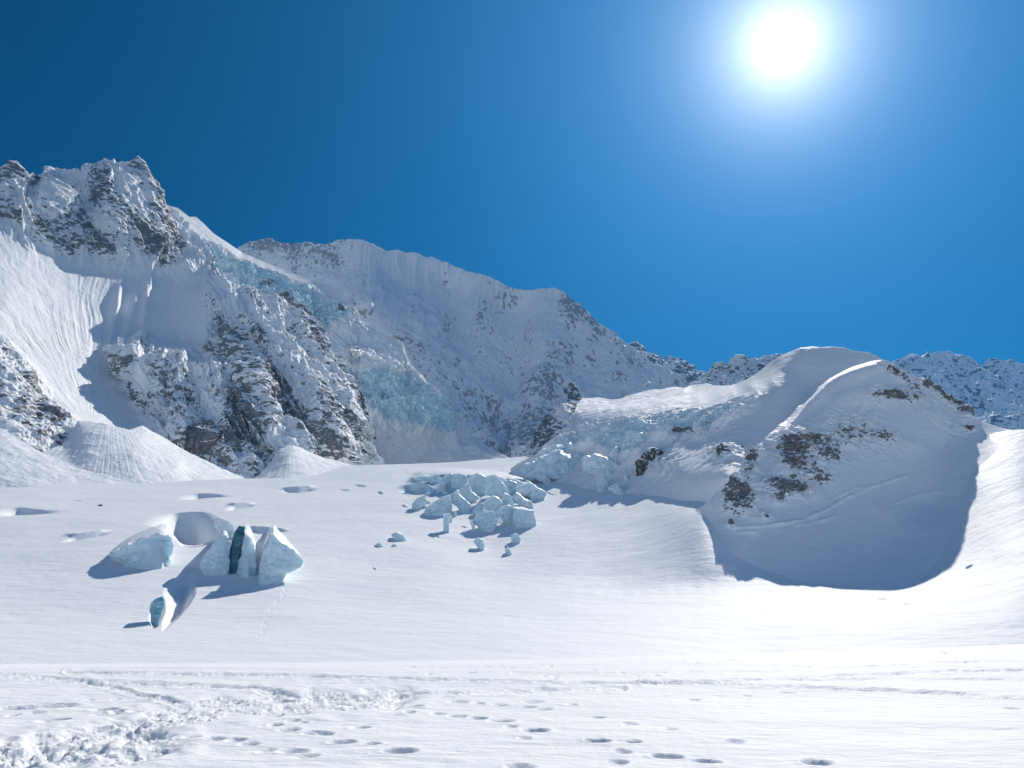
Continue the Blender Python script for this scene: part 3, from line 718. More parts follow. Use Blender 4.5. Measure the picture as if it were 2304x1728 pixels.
relief('hanging_glacier', 330, 1190, 690, HG_TOP, HG_BOT, 520, hg_depth, terrain_mat('hanging_glacier_ice', 3.6, bump=0.6, ice_cols=((0.26, 0.56, 0.68), (0.74, 0.87, 0.91))), hg_height, hg_rock, hg_ice, back=(160, 0.35))

# ------------------------------------------------------------------ the long ridge behind
MM_TOP = interp([(440, 640), (520, 590), (545, 566), (560, 562), (580, 553), (610, 550), (625, 556), (640, 563), (660, 568), (690, 560), (715, 562), (730, 562), (750, 553), (768, 546), (785, 543), (830, 552), (880, 566), (930, 570), (970, 583),
                 (1010, 598), (1070, 622), (1100, 630), (1140, 647), (1180, 658), (1215, 655), (1245, 653), (1265, 665), (1300, 690), (1340, 725), (1380, 760), (1420, 787), (1450, 812), (1500, 848), (1540, 872), (1600, 910), (1640, 930)])
MM_BOT = interp([(440, 1100), (1640, 1100)])
mm_depth = Depth([
    [(440, 640, 1520), (545, 566, 1560), (610, 550, 1570), (690, 560, 1570), (785, 543, 1575), (880, 566, 1580), (1010, 598, 1580), (1140, 647, 1570), (1245, 653, 1560), (1300, 690, 1540), (1380, 760, 1510), (1450, 812, 1490), (1540, 872, 1470), (1640, 930, 1430)],
    [(440, 1100, 1300), (700, 1100, 1300), (900, 1100, 1260), (1000, 1090, 1200), (1100, 1070, 1160), (1200, 1070, 1120), (1300, 1070, 1120), (1450, 1070, 1200), (1640, 1100, 1250)],
    [(560, 640, 1520), (640, 660, 1490), (760, 680, 1440), (800, 620, 1520)],
    [(790, 690, 1370), (840, 732, 1325), (905, 768, 1305), (945, 840, 1250), (1000, 885, 1195), (1060, 968, 1130), (1100, 1008, 1110)],
    # spurs (nearer) and the couloirs between them
    [(850, 650, 1430), (830, 700, 1330)], [(885, 640, 1510), (905, 710, 1390)],
    [(935, 660, 1490), (950, 740, 1360), (985, 830, 1260)],
    [(1005, 660, 1570), (1030, 760, 1460), (1075, 880, 1300)],
    [(1080, 700, 1510), (1095, 790, 1410), (1110, 910, 1300), (1110, 1000, 1210)],
    [(1150, 700, 1570), (1160, 790, 1470), (1160, 900, 1350)],
    [(1245, 680, 1550), (1240, 760, 1450), (1215, 860, 1330), (1180, 960, 1190), (1160, 1010, 1130)],
    [(1290, 760, 1490), (1300, 850, 1410), (1290, 930, 1300)],
    [(1350, 760, 1510), (1380, 850, 1410), (1400, 900, 1360)], [(1450, 840, 1470), (1500, 900, 1410)],
], step=26)
def mm_height(c):
    PX, R, P = c['PX'], c['R'], c['P']
    h = fbm(P, 190, 5, 0.5, 51, True, (1, 1, 3.0)) * 20 + fbm(P, 48, 4, 0.55, 52, True, (1, 1, 2.6)) * 3.4 + fbm(P, 12, 3, 0.55, 53, False, (1, 1, 1.6)) * 1.3
    upper = sm(860, 620, R) * sm(760, 820, PX) * sm(1280, 1240, PX)
    fl = fbm(np.stack([PX / 34 + 0.10 * (R / 34) + 0.5 * n2(PX / 60, R / 90, 58), R / 260, PX * 0], -1), 1.0, 4, 0.55, 55, True)
    soft = np.clip(1 - 0.65 * upper, 0, 1)
    h = h * soft + fl * 4.5 * (0.4 + upper)
    crag = ell(PX, R, 640, 570, 110, 40)
    h += crag * fbm(P, 30, 5, 0.6, 56, True) * 12
    return h
def mm_rock(c):
    PX, R = c['PX'], c['R']
    r = np.full(PX.shape, -0.04) + 0.14 * sm(700, 900, R) + 0.30 * n2(PX / 34, R / 130, 57) - 0.2 * sm(700, 600, R) * sm(800, 840, PX) * sm(1280, 1240, PX)
    r -= 0.35 * sm(1010, 1050, R)
    for x, y, rx, ry, an, am in [(615, 562, 48, 16, 0, .75), (670, 572, 24, 12, 0, .6), (712, 566, 20, 14, 0, .5), (750, 590, 40, 26, 20, .40), (820, 630, 26, 34, 0, .4), (850, 660, 18, 46, 25, .45), (945, 690, 28, 24, 0, .40), (905, 760, 20, 60, 20, .5), (920, 800, 30, 30, 0, .4),
                                 (1080, 720, 12, 30, 0, .6), (1075, 790, 12, 30, 0, .5), (1000, 740, 20, 40, 0, .25), (1295, 690, 22, 26, 35, .85), (1320, 710, 40, 14, 45, .6), (1275, 700, 20, 30, 0, .4), (1360, 760, 60, 10, 42, .35), (1230, 830, 14, 40, 15, .45), (1210, 920, 22, 60, 25, .5),
                                 (1180, 970, 30, 40, 20, .35), (1030, 900, 50, 24, 0, .4), (1060, 950, 30, 30, 0, .45), (1130, 960, 30, 30, 0, .5), (1160, 990, 20, 24, 20, .5), (1200, 740, 16, 24, 0, .3)]:
        r += 0.72 * am * ell(PX, R, x, y, rx * 1.1, ry * 1.1, an)
    return r
relief('long_snow_ridge', 450, 1630, 820, MM_TOP, MM_BOT, 520, mm_depth, terrain_mat('long_ridge_snow', 4.6, ice=False, bump=0.55, ledge=(1.5, 1.5, 0.8), rock_mix=0.72), mm_height, mm_rock, None, back=(600, 0.7))

# ------------------------------------------------------------------ rocky spire below the ridge
SP_TOP = interp([(1150, 1022), (1185, 1008), (1205, 985), (1228, 948), (1245, 925), (1258, 905), (1270, 882), (1279, 868), (1284, 863), (1290, 870), (1298, 882), (1306, 893), (1316, 908), (1330, 925)])
sp_depth = Depth([[(1150, 1022, 900), (1228, 948, 960), (1284, 863, 1000), (1306, 893, 990), (1330, 925, 980)], [(1150, 1060, 850), (1230, 1060, 860), (1330, 1060, 880)], [(1262, 920, 930), (1240, 980, 890)]], step=20)
relief('rocky_spire', 1150, 1330, 150, SP_TOP, interp([(1150, 1060), (1330, 1060)]), 170, sp_depth, terrain_mat('spire_rock', 3.0, ice=False, bump=0.6),
       lambda c: fbm(c['P'], 30, 5, 0.6, 61, True) * 6 + fbm(c['P'], 8, 4, 0.6, 62, True) * 2,
       lambda c: 0.1 + 0.8 * ell(c['PX'], c['R'], 1285, 880, 20, 24) + 0.7 * ell(c['PX'], c['R'], 1225, 985, 24, 40, 30) + 0.4 * ell(c['PX'], c['R'], 1225, 940, 18, 24), None, back=(80, 0.9))

# ------------------------------------------------------------------ far ranges
def far_range(name, tops, base, d0, d1, seed, rock, unit, amp):
    xs = [t[0] for t in tops]
    dep = Depth([[(x, y, d1) for x, y in tops], [(xs[0], base, d0), (xs[-1], base, d0)]], step=30)
    def hh(c):
        return fbm(c['P'], 260 * amp, 6, 0.56, seed, True, (1, 1, 1.5)) * 55 * amp + fbm(c['P'], 50 * amp, 5, 0.6, seed + 1, True) * 15 * amp
    relief(name, xs[0], xs[-1], int((xs[-1] - xs[0]) * 1.0), interp(tops), interp([(xs[0], base), (xs[-1], base)]), int((base - min(t[1] for t in tops)) * 1.1), dep,
           terrain_mat(name + '_rock', unit, ice=False, bump=0.6), hh, lambda c: np.full(c['PX'].shape, rock), None, back=(600, 0.8))
far_range('jagged_far_ridge', [(1380, 800), (1410, 788), (1425, 781), (1440, 783), (1455, 795), (1475, 803), (1490, 812), (1500, 804), (1512, 799), (1525, 808), (1545, 822), (1562, 834), (1575, 842), (1600, 870), (1640, 900)], 940, 2300, 2700, 71, 0.32, 6.0, 0.7)
far_range('pointed_snow_peaks', [(1540, 890), (1570, 862), (1590, 845), (1612, 822), (1622, 820), (1634, 834), (1648, 818), (1661, 803), (1672, 815), (1684, 822), (1705, 820), (1725, 818), (1745, 816), (1775, 820), (1820, 840)], 930, 1300, 1500, 76, 0.12, 4.0, 0.4)
far_range('distant_shaded_range', [(1960, 850), (1995, 838), (2035, 826), (2050, 815), (2070, 817), (2095, 815), (2110, 812), (2132, 807), (2150, 809), (2170, 818), (2195, 826), (2215, 830), (2232, 818), (2252, 826), (2275, 832), (2304, 829), (2350, 836), (2420, 820), (2500, 830)], 1000, 2900, 3700, 81, 0.12, 9.0, 1.0)

# ------------------------------------------------------------------ icefall and shaded back slope of the near hill
IF_TOP = interp([(1150, 1055), (1170, 1042), (1205, 1024), (1235, 1000), (1262, 975), (1285, 950), (1298, 914), (1309, 899), (1330, 898), (1347, 896), (1370, 902), (1395, 900), (1413, 893), (1461, 880), (1490, 878), (1512, 872), (1540, 876), (1555, 868), (1575, 866), (1590, 862), (1605, 868), (1640, 868), (1654, 864),
                 (1676, 856), (1700, 843), (1730, 820), (1750, 805), (1770, 795), (1800, 783), (1830, 780), (1850, 783), (1870, 780), (1900, 783), (1925, 791), (1955, 793), (1975, 802), (1990, 812), (2010, 826), (2040, 846)])
IF_BOT = interp([(1150, 1110), (1300, 1130), (1560, 1170), (2040, 1170)])
if_depth = Depth([
    [(1298, 914, 430), (1370, 902, 450), (1461, 880, 460), (1555, 868, 440), (1654, 864, 350), (1700, 843, 310), (1750, 805, 293), (1800, 783, 287), (1870, 780, 285), (1925, 791, 282), (1990, 812, 280), (2040, 846, 282)],
    [(1300, 930, 392), (1345, 925, 388), (1400, 925, 376), (1460, 925, 358), (1520, 915, 350), (1600, 895, 338), (1650, 888, 302), (1690, 870, 283)],
    [(1300, 950, 382), (1380, 942, 366), (1450, 938, 340), (1500, 935, 330), (1560, 925, 322), (1610, 918, 298), (1650, 915, 280)],
    [(1235, 1000, 372), (1300, 985, 362), (1370, 975, 342), (1430, 965, 325)],
    [(1480, 985, 304), (1540, 985, 294), (1600, 975, 272), (1650, 960, 259)],
    [(1150, 1055, 385), (1205, 1024, 375), (1280, 1020, 352), (1350, 1000, 337), (1440, 980, 312)],
    [(1150, 1110, 350), (1250, 1100, 325), (1340, 1090, 302), (1400, 1085, 292)],
    [(1300, 1130, 295), (1400, 1140, 268), (1500, 1150, 244), (1560, 1170, 226), (1700, 1170, 228), (2040, 1170, 240)],
    [(1450, 1060, 288), (1540, 1060, 248), (1600, 1060, 229), (1640, 1075, 217)],
    [(1480, 1010, 298), (1560, 1010, 268), (1640, 1000, 246), (1690, 1000, 240)],
    [(1700, 900, 265), (1740, 860, 271), (1700, 950, 253)],
    [(1800, 830, 275), (1820, 870, 266), (1870, 825, 272), (1930, 815, 275)],
    [(1800, 1000, 245), (2000, 1000, 255), (1800, 1100, 235)],
], step=22, smooth=0.0015, power=1.25)
IF_ICE = [(1262, 985), (1330, 955), (1400, 945), (1460, 938), (1530, 930), (1600, 925), (1650, 905), (1705, 890), (1700, 915), (1640, 955), (1590, 985), (1540, 980), (1470, 990), (1440, 1020), (1390, 1040), (1340, 1010), (1230, 1010), (1250, 995)]
def if_height(c):
    PX, R, P = c['PX'], c['R'], c['P']
    ic = poly(PX, R, IF_ICE, 14)
    ic = np.maximum(ic, 0.9 * ell(PX, R, 1440, 1010, 26, 34, 10))
    dn = fbm(P, 30, 3, 0.5, 91)
    fl_ = sm(1500, 1600, PX)
    h = fbm(P + dn[..., None] * 8, 22, 5, 0.58, 92, True) * (0.7 - 0.5 * fl_ + 3.0 * ic) + fbm(P, 7, 4, 0.6, 93, True) * (0.25 - 0.17 * fl_ + 1.5 * ic)
    rk = ell(PX, R, 1470, 1045, 55, 28) + ell(PX, R, 1520, 985, 60, 12) + ell(PX, R, 1630, 1020, 40, 24)
    h += np.clip(rk, 0, 1) * fbm(P, 9, 4, 0.6, 95, True) * 2.5
    h += (1 - ic) * (1 - 0.7 * fl_) * fbm(P, 60, 3, 0.5, 94) * 1.5
    return h
def if_rock(c):
    PX, R = c['PX'], c['R']
    r = np.full(PX.shape, -0.8)
    for x, y, rx, ry, an, am in [(1530, 977, 40, 12, 2, 1.25), (1560, 968, 14, 16, 0, 1.0), (1605, 960, 18, 12, -20, 1.1), (1625, 1022, 36, 16, 0, 1.35), (1675, 1000, 12, 36, 15, 1.0), (1690, 960, 20, 30, 20, .7), (1500, 1035, 50, 22, 0, .85), (1530, 1030, 40, 20, 0, .7), (1695, 897, 14, 10, 0, .9), (1640, 990, 30, 24, 0, .7)]:
        r += am * ell(PX, R, x, y, rx, ry, an)
    return r
def if_ice(c):
    PX, R = c['PX'], c['R']
    return -1 + 1.6 * poly(PX, R, IF_ICE, 16) + 0.5 * ell(PX, R, 1540, 945, 90, 24, -5) + 1.2 * ell(PX, R, 1440, 1010, 24, 34, 10)
relief('icefall', 1150, 2040, 760, IF_TOP, IF_BOT, 440, if_depth, terrain_mat('icefall_ice', 1.3, bump=0.45), if_height, if_rock, if_ice, back=(120, 0.30))

# ------------------------------------------------------------------ the near hill
NH_TOP = interp([(1540, 1160), (1570, 1145), (1585, 1136), (1610, 1110), (1640, 1082), (1668, 1045), (1700, 1012), (1725, 985), (1755, 955), (1780, 932), (1805, 905), (1830, 885), (1850, 866), (1870, 852), (1895, 838), (1920, 826), (1950, 815), (1975, 811), (1990, 812), (2005, 822),
                 (2035, 838), (2070, 852), (2100, 872), (2130, 892), (2160, 908), (2175, 920), (2200, 946), (2240, 960), (2260, 966), (2304, 972), (2400, 978)])
NH_BOT = interp([(1540, 1200), (1600, 1260), (1700, 1330), (1850, 1365), (2000, 1375), (2120, 1370), (2200, 1340), (2400, 1300)])
_seam = [(1560, 1160), (1588, 1160), (1605, 1190), (1640, 1245), (1690, 1275), (1750, 1298), (1850, 1322), (1940, 1332), (2010, 1333), (2055, 1314), (2105, 1268), (2130, 1225), (2142, 1180), (2156, 1130), (2180, 1085), (2215, 1040), (2262, 1005), (2290, 985)]
_out = [(1540, 1185), (1570, 1190), (1585, 1215), (1618, 1268), (1672, 1302), (1740, 1326), (1846, 1350), (1940, 1362), (2020, 1364), (2080, 1340), (2135, 1290), (2165, 1240), (2178, 1190), (2192, 1146), (2214, 1108), (2246, 1068), (2300, 1040), (2400, 1010)]
_fd = lambda q: float(field_D(np.array([float(q[0])]), np.array([float(q[1])]), False)[0])
NH_SEAM = [[(x, y, _fd((x, y))) for x, y in _seam], [(x, y, _fd((x, y)) * 1.035) for x, y in _out]]
nh_depth = Depth([
    [(1545, 1158, 224), (1565, 1147, 216), (1592, 1130, 208), (1640, 1082, 210), (1700, 1012, 222), (1780, 932, 243), (1830, 885, 253), (1870, 852, 261), (1920, 826, 267), (1975, 811, 271), (2035, 838, 270), (2070, 852, 272), (2130, 892, 270), (2200, 946, 264), (2260, 966, 262), (2400, 978, 258)],
    [(1745, 988, 227.5), (1793, 953, 234.5), (1843, 910, 242.5), (1883, 879, 248.5), (1928, 854, 254.5), (1968, 838, 260)],
    [(1720, 1030, 219), (1850, 1000, 227), (2000, 1000, 234), (2130, 1000, 243)],
    [(1900, 920, 242), (2020, 920, 249), (2100, 930, 254)],
    [(1640, 1140, 200), (1720, 1140, 201), (1850, 1140, 205), (2000, 1140, 211), (2090, 1140, 216)],
    [(1700, 1220, 191), (1850, 1240, 188), (2000, 1250, 188)],
] + NH_SEAM, step=24, smooth=0.0008, power=1.25)
def nh_rockmask(PX, R):
    r = np.zeros(PX.shape)
    for x, y, rx, ry, an, am in [(1690, 1035, 16, 40, 8, 1.2), (1665, 1125, 34, 30, 20, 1.25), (1650, 1095, 18, 26, 0, .9), (1780, 1025, 14, 24, 25, 1.3), (1770, 1000, 30, 26, 0, .85), (1830, 990, 40, 16, 15, .7), (1865, 1025, 36, 16, 20, .9), (1800, 1050, 40, 40, 20, .8), (1740, 1090, 26, 18, 0, .9), (1790, 1100, 40, 14, 15, 1.0), (1755, 1120, 20, 12, 0, .9),
                                 (1850, 1075, 26, 16, 20, .75), (1890, 960, 40, 22, 20, .55), (1940, 950, 40, 30, 20, .45), (1920, 1000, 60, 20, 20, .45), (1980, 980, 30, 14, 10, .75), (2020, 890, 40, 12, 10, .9), (1970, 890, 36, 16, 10, .4), (2000, 830, 28, 10, 25, .8), (2040, 858, 34, 10, 35, .75), (2080, 863, 12, 10, 30, 1.2), (2115, 880, 30, 10, 35, 1.0), (2130, 890, 20, 10, 30, .9),
                                 (2170, 918, 24, 12, 38, 1.5), (2160, 960, 30, 26, 40, .55), (2090, 920, 50, 40, 30, .30), (1720, 1160, 12, 8, 0, .6), (1645, 1180, 8, 5, 0, 1.0), (2180, 968, 10, 5, 0, .9), (2040, 1000, 40, 14, 10, .4)]:
        r += am * ell(PX, R, x, y, rx * 1.12, ry * 1.12, an)
    return r
def nh_height(c):
    PX, R, P = c['PX'], c['R'], c['P']
    rk = np.clip(nh_rockmask(PX, R), 0, 1)
    h = fbm(P, 26, 3, 0.5, 101) * 0.9 * sm(1340, 1240, R) + rk * (fbm(P, 5, 4, 0.6, 102, True) * 2.0 + 0.5)
    # slide tracks across the lower face
    for pts, a in (([(1650, 1188), (1730, 1182), (1800, 1172), (1850, 1150), (1900, 1122), (1960, 1095), (2040, 1070)], 0.5), ([(1790, 1182), (1840, 1172), (1880, 1160)], .35), ([(1660, 1198), (1700, 1196)], .3), ([(2010, 1132), (2060, 1115), (2120, 1103)], .3), ([(2160, 1078), (2230, 1082)], .3), ([(1880, 1118), (1930, 1098), (1970, 1092)], .35)):
        d = seg_dist(PX, R, pts)
        h += a * np.exp(-(d / 4.0) ** 2) * (0.6 + fbm(P, 4, 3, 0.5, 103)) 
    h += 0.10 * fbm(P, 3, 3, 0.5, 105)
    # cornice waves along the crest
    cr = seg_dist(PX, R, [(1585, 1136), (1640, 1082), (1700, 1012), (1780, 932), (1830, 885), (1870, 852)])
    h += 0.7 * np.exp(-(cr / 9) ** 2) * fbm(P, 7, 3, 0.5, 107)
    h += 2.2 * ell(PX, R, 1925, 846, 62, 11, -22) + 1.8 * ell(PX, R, 1850, 890, 46, 10, -40) + 0.8 * ell(PX, R, 1790, 945, 40, 8, -48)
    return h
relief('snow_hill', 1545, 2400, 800, NH_TOP, NH_BOT, 600, nh_depth, terrain_mat('snow_hill_snow', 0.7, ice=False, bump=0.35), nh_height, lambda c: -0.55 + 1.05 * np.clip(nh_rockmask(c['PX'], c['R']), 0, 1.25) - 0.25 * (nh_rockmask(c['PX'], c['R']) < 0.08), None, back=(60, 0.45))

# ------------------------------------------------------------------ avalanche cones and the bank at the foot of the face
def cone(name, x0, x1, nx, top, bot, depth, flute, seed, back):
    def hh(c):
        PX, R, P = c['PX'], c['R'], c['P']
        h = fbm(P, 20, 4, 0.5, seed) * 1.4 + fbm(P, 6, 4, 0.6, seed + 1) * 0.55
        if flute:
            ax, ay, k = flute
            an = np.arctan2(PX - ax, R - ay)
            h += fbm(np.stack([an * k + 0.5 * n2(PX / 40, R / 40, 5), R / 60, PX * 0], -1), 1.0, 4, 0.6, seed + 2) * 0.35
        return h
    relief(name, x0, x1, nx, interp(top), interp(bot), 150, Depth(depth, step=20), M_CONE, hh, None, None, back=back)
M_CONE = terrain_mat('avalanche_snow', 1.4, rock=False, ice=False, bump=0.5)
cone('avalanche_cone', 70, 560, 420, [(70, 1030), (100, 1018), (140, 1000), (158, 985), (168, 960), (175, 946), (200, 946), (240, 955), (290, 966), (320, 958), (350, 975), (400, 1005), (450, 1030), (500, 1055), (545, 1074), (560, 1085)], [(70, 1110), (560, 1110)],
     [[(70, 1030, 430), (140, 1000, 470), (175, 946, 500), (240, 950, 510), (320, 958, 535), (400, 1005, 545), (500, 1055, 545), (560, 1085, 545)], [(70, 1110, 370), (200, 1110, 380), (300, 1110, 390), (420, 1110, 410), (560, 1110, 440)], [(200, 1020, 440), (300, 1020, 450), (400, 1050, 465)]], (250, 900, 26), 111, (90, 0.2))
cone('avalanche_fan', 575, 830, 260, [(575, 1075), (590, 1060), (612, 1035), (630, 1012), (645, 1003), (660, 1002), (680, 1008), (700, 1018), (730, 1030), (760, 1037), (790, 1046), (830, 1058)], [(575, 1100), (830, 1085)],
     [[(575, 1075, 560), (630, 1012, 610), (660, 1002, 625), (700, 1018, 635), (760, 1037, 650), (830, 1058, 650)], [(575, 1100, 460), (700, 1100, 470), (830, 1085, 520)], [(650, 1040, 560)]], (655, 970, 14), 121, (90, 0.15))
cone('snow_gully', 600, 740, 160, [(600, 985), (612, 955), (618, 946), (630, 955), (660, 985), (690, 1005), (720, 1020), (740, 1032)], [(600, 1070), (740, 1070)],
     [[(600, 985, 660), (618, 946, 685), (660, 985, 690), (740, 1032, 690)], [(600, 1070, 600), (740, 1070, 620)]], (610, 900, 12), 131, (30, 0.2))
cone('snow_bank', -130, 330, 300, [(-130, 930), (-60, 945), (0, 962), (40, 985), (80, 1010), (120, 1030), (170, 1050), (230, 1068), (300, 1084), (330, 1092)], [(-130, 1124), (330, 1124)],
     [[(-130, 930, 400), (0, 962, 405), (80, 1010, 405), (170, 1050, 405), (330, 1092, 400)], [(-130, 1120, 335), (0, 1120, 338), (150, 1120, 348), (330, 1120, 385)]], None, 141, (60, 0.2))

# ------------------------------------------------------------------ ice blocks and rocks: outlines traced at their own distance, with thickness
def solid(name, pts, D0, thick, lean, mat, label, cat, group=None, rough=1.0, seed=0, parent=None, bulge=0.10, cuts=3, ztop=0.07, yaw=None, breaks=8):
    """closed block standing on the snow: front outline (view coordinates) at D0 metres, thick metres deep"""
    rng = np.random.RandomState(seed * 13 + 5)
    p = np.array(pts, float)
    # refine the outline so it breaks unevenly
    p0 = p
    q = []
    for a, b in zip(p, np.roll(p, -1, 0)):
        n = max(1, int(np.hypot(*(b - a)) / 9))
        for i in range(n): q.append(a + (b - a) * i / n + (rng.uniform(-1, 1, 2) * 0.032 * max(np.ptp(p0[:, 0]), np.ptp(p0[:, 1])) if i else 0))
    p = np.array(q)
    base = p[:, 1].max(); top = p[:, 1].min(); cx, cy = p.mean(0)
    m = D0 / F                                                   # metres per view unit at that distance
    size = max(np.ptp(p[:, 0]), np.ptp(p[:, 1])) * m
    hgt = (base - p[:, 1]) * m
    # sink the foot into the snow
    low = p[:, 1] > base - 0.18 * (base - top)
    pf = p.copy(); pf[low, 1] += 0.14 * (base - top) + 2
    yaw = rng.uniform(-0.45, 0.45) if yaw is None else yaw
    Df = D0 + lean * hgt + yaw * (pf[:, 0] - cx) * m + rng.uniform(-1, 1, len(p)) * 0.02 * size
    front = unproject(pf[:, 0], pf[:, 1], Df)
    k = 0.86
    pb = np.c_[cx + (pf[:, 0] - cx) * k, cy + (pf[:, 1] - cy) * k]
    back = unproject(pb[:, 0], pb[:, 1], Df + thick * rng.uniform(0.85, 1.1, len(p)))
    back[:, 2] += ztop * size * (hgt / max(hgt.max(), 1e-6))
    bm = bmesh.new()
    n = len(p)
    vf = [bm.verts.new(v) for v in front]; vb = [bm.verts.new(v) for v in back]
    bm.faces.new(vf); bm.faces.new(vb[::-1])
    for i in range(n):
        j = (i + 1) % n
        bm.faces.new((vf[j], vf[i], vb[i], vb[j]))
    bmesh.ops.triangulate(bm, faces=bm.faces[:], ngon_method='BEAUTY')
    for c in range(cuts):
        tgt = size * (0.30, 0.15, 0.075)[min(c, 2)]
        ed = [e for e in bm.edges if e.calc_length() > tgt]
        if ed: bmesh.ops.subdivide_edges(bm, edges=ed, cuts=1, use_grid_fill=False)
        bmesh.ops.triangulate(bm, faces=[f for f in bm.faces if len(f.verts) > 3])
    bmesh.ops.recalc_face_normals(bm, faces=bm.faces[:])
    bm.normal_update()
    co = np.array([v.co[:] for v in bm.verts]); no = np.array([v.normal[:] for v in bm.verts])
    s = size * 0.26
    h = fbm(co, s, 3, 0.5, seed * 3 + 1, True) * 0.035 + fbm(co, s * 0.3, 3, 0.55, seed * 3 + 2, True) * 0.018
    # broad flat breaks, as ice splits
    c = co.mean(0)
    for kf in range(breaks):
        if kf < 6: d = np.array([rng.normal() * 0.6, -1.0, rng.normal() * 0.16]); qn = rng.uniform(0.84, 0.95)
        else: d = rng.normal(size=3); d[1] = -abs(d[1]) * 0.6; qn = rng.uniform(0.975, 0.992)
        d /= np.linalg.norm(d)
        pr = (co - c) @ d; lim = np.quantile(pr, qn)
        co -= np.clip(pr - lim, 0, None)[:, None] * d
    co += no * (h * size * rough)[:, None]
    org = np.array([co[:, 0].mean(), co[:, 1].mean(), co[:, 2].min()])
    for v, x in zip(bm.verts, co): v.co = x - org
    me = bpy.data.meshes.new(name); bm.to_mesh(me); bm.free()
    at = me.attributes.new('size', 'FLOAT', 'POINT'); at.data.foreach_set('value', np.full(len(me.vertices), size, np.float32))
    me.polygons.foreach_set('use_smooth', np.ones(len(me.polygons), bool))
    me.set_sharp_from_angle(angle=math.radians(15))
    me.materials.append(mat)
    o = bpy.data.objects.new(name, me); COL.objects.link(o); o.location = org
    if parent is None:
        o['label'] = label; o['category'] = cat
        if group: o['group'] = group
    return o

def zc(pts, sc_, ox, oy): return [(ox + x * sc_, oy + y * sc_) for x, y in pts]

ZA = lambda *p: zc(p, 380 / 2212, 900, 1040)
ZB = lambda *p: zc(p, 440 / 2212, 820, 1150)
ZC = lambda *p: zc(p, 560 / 2212, 1160, 860)
ZD = lambda *p: zc(p, 480 / 2212, 220, 1130)

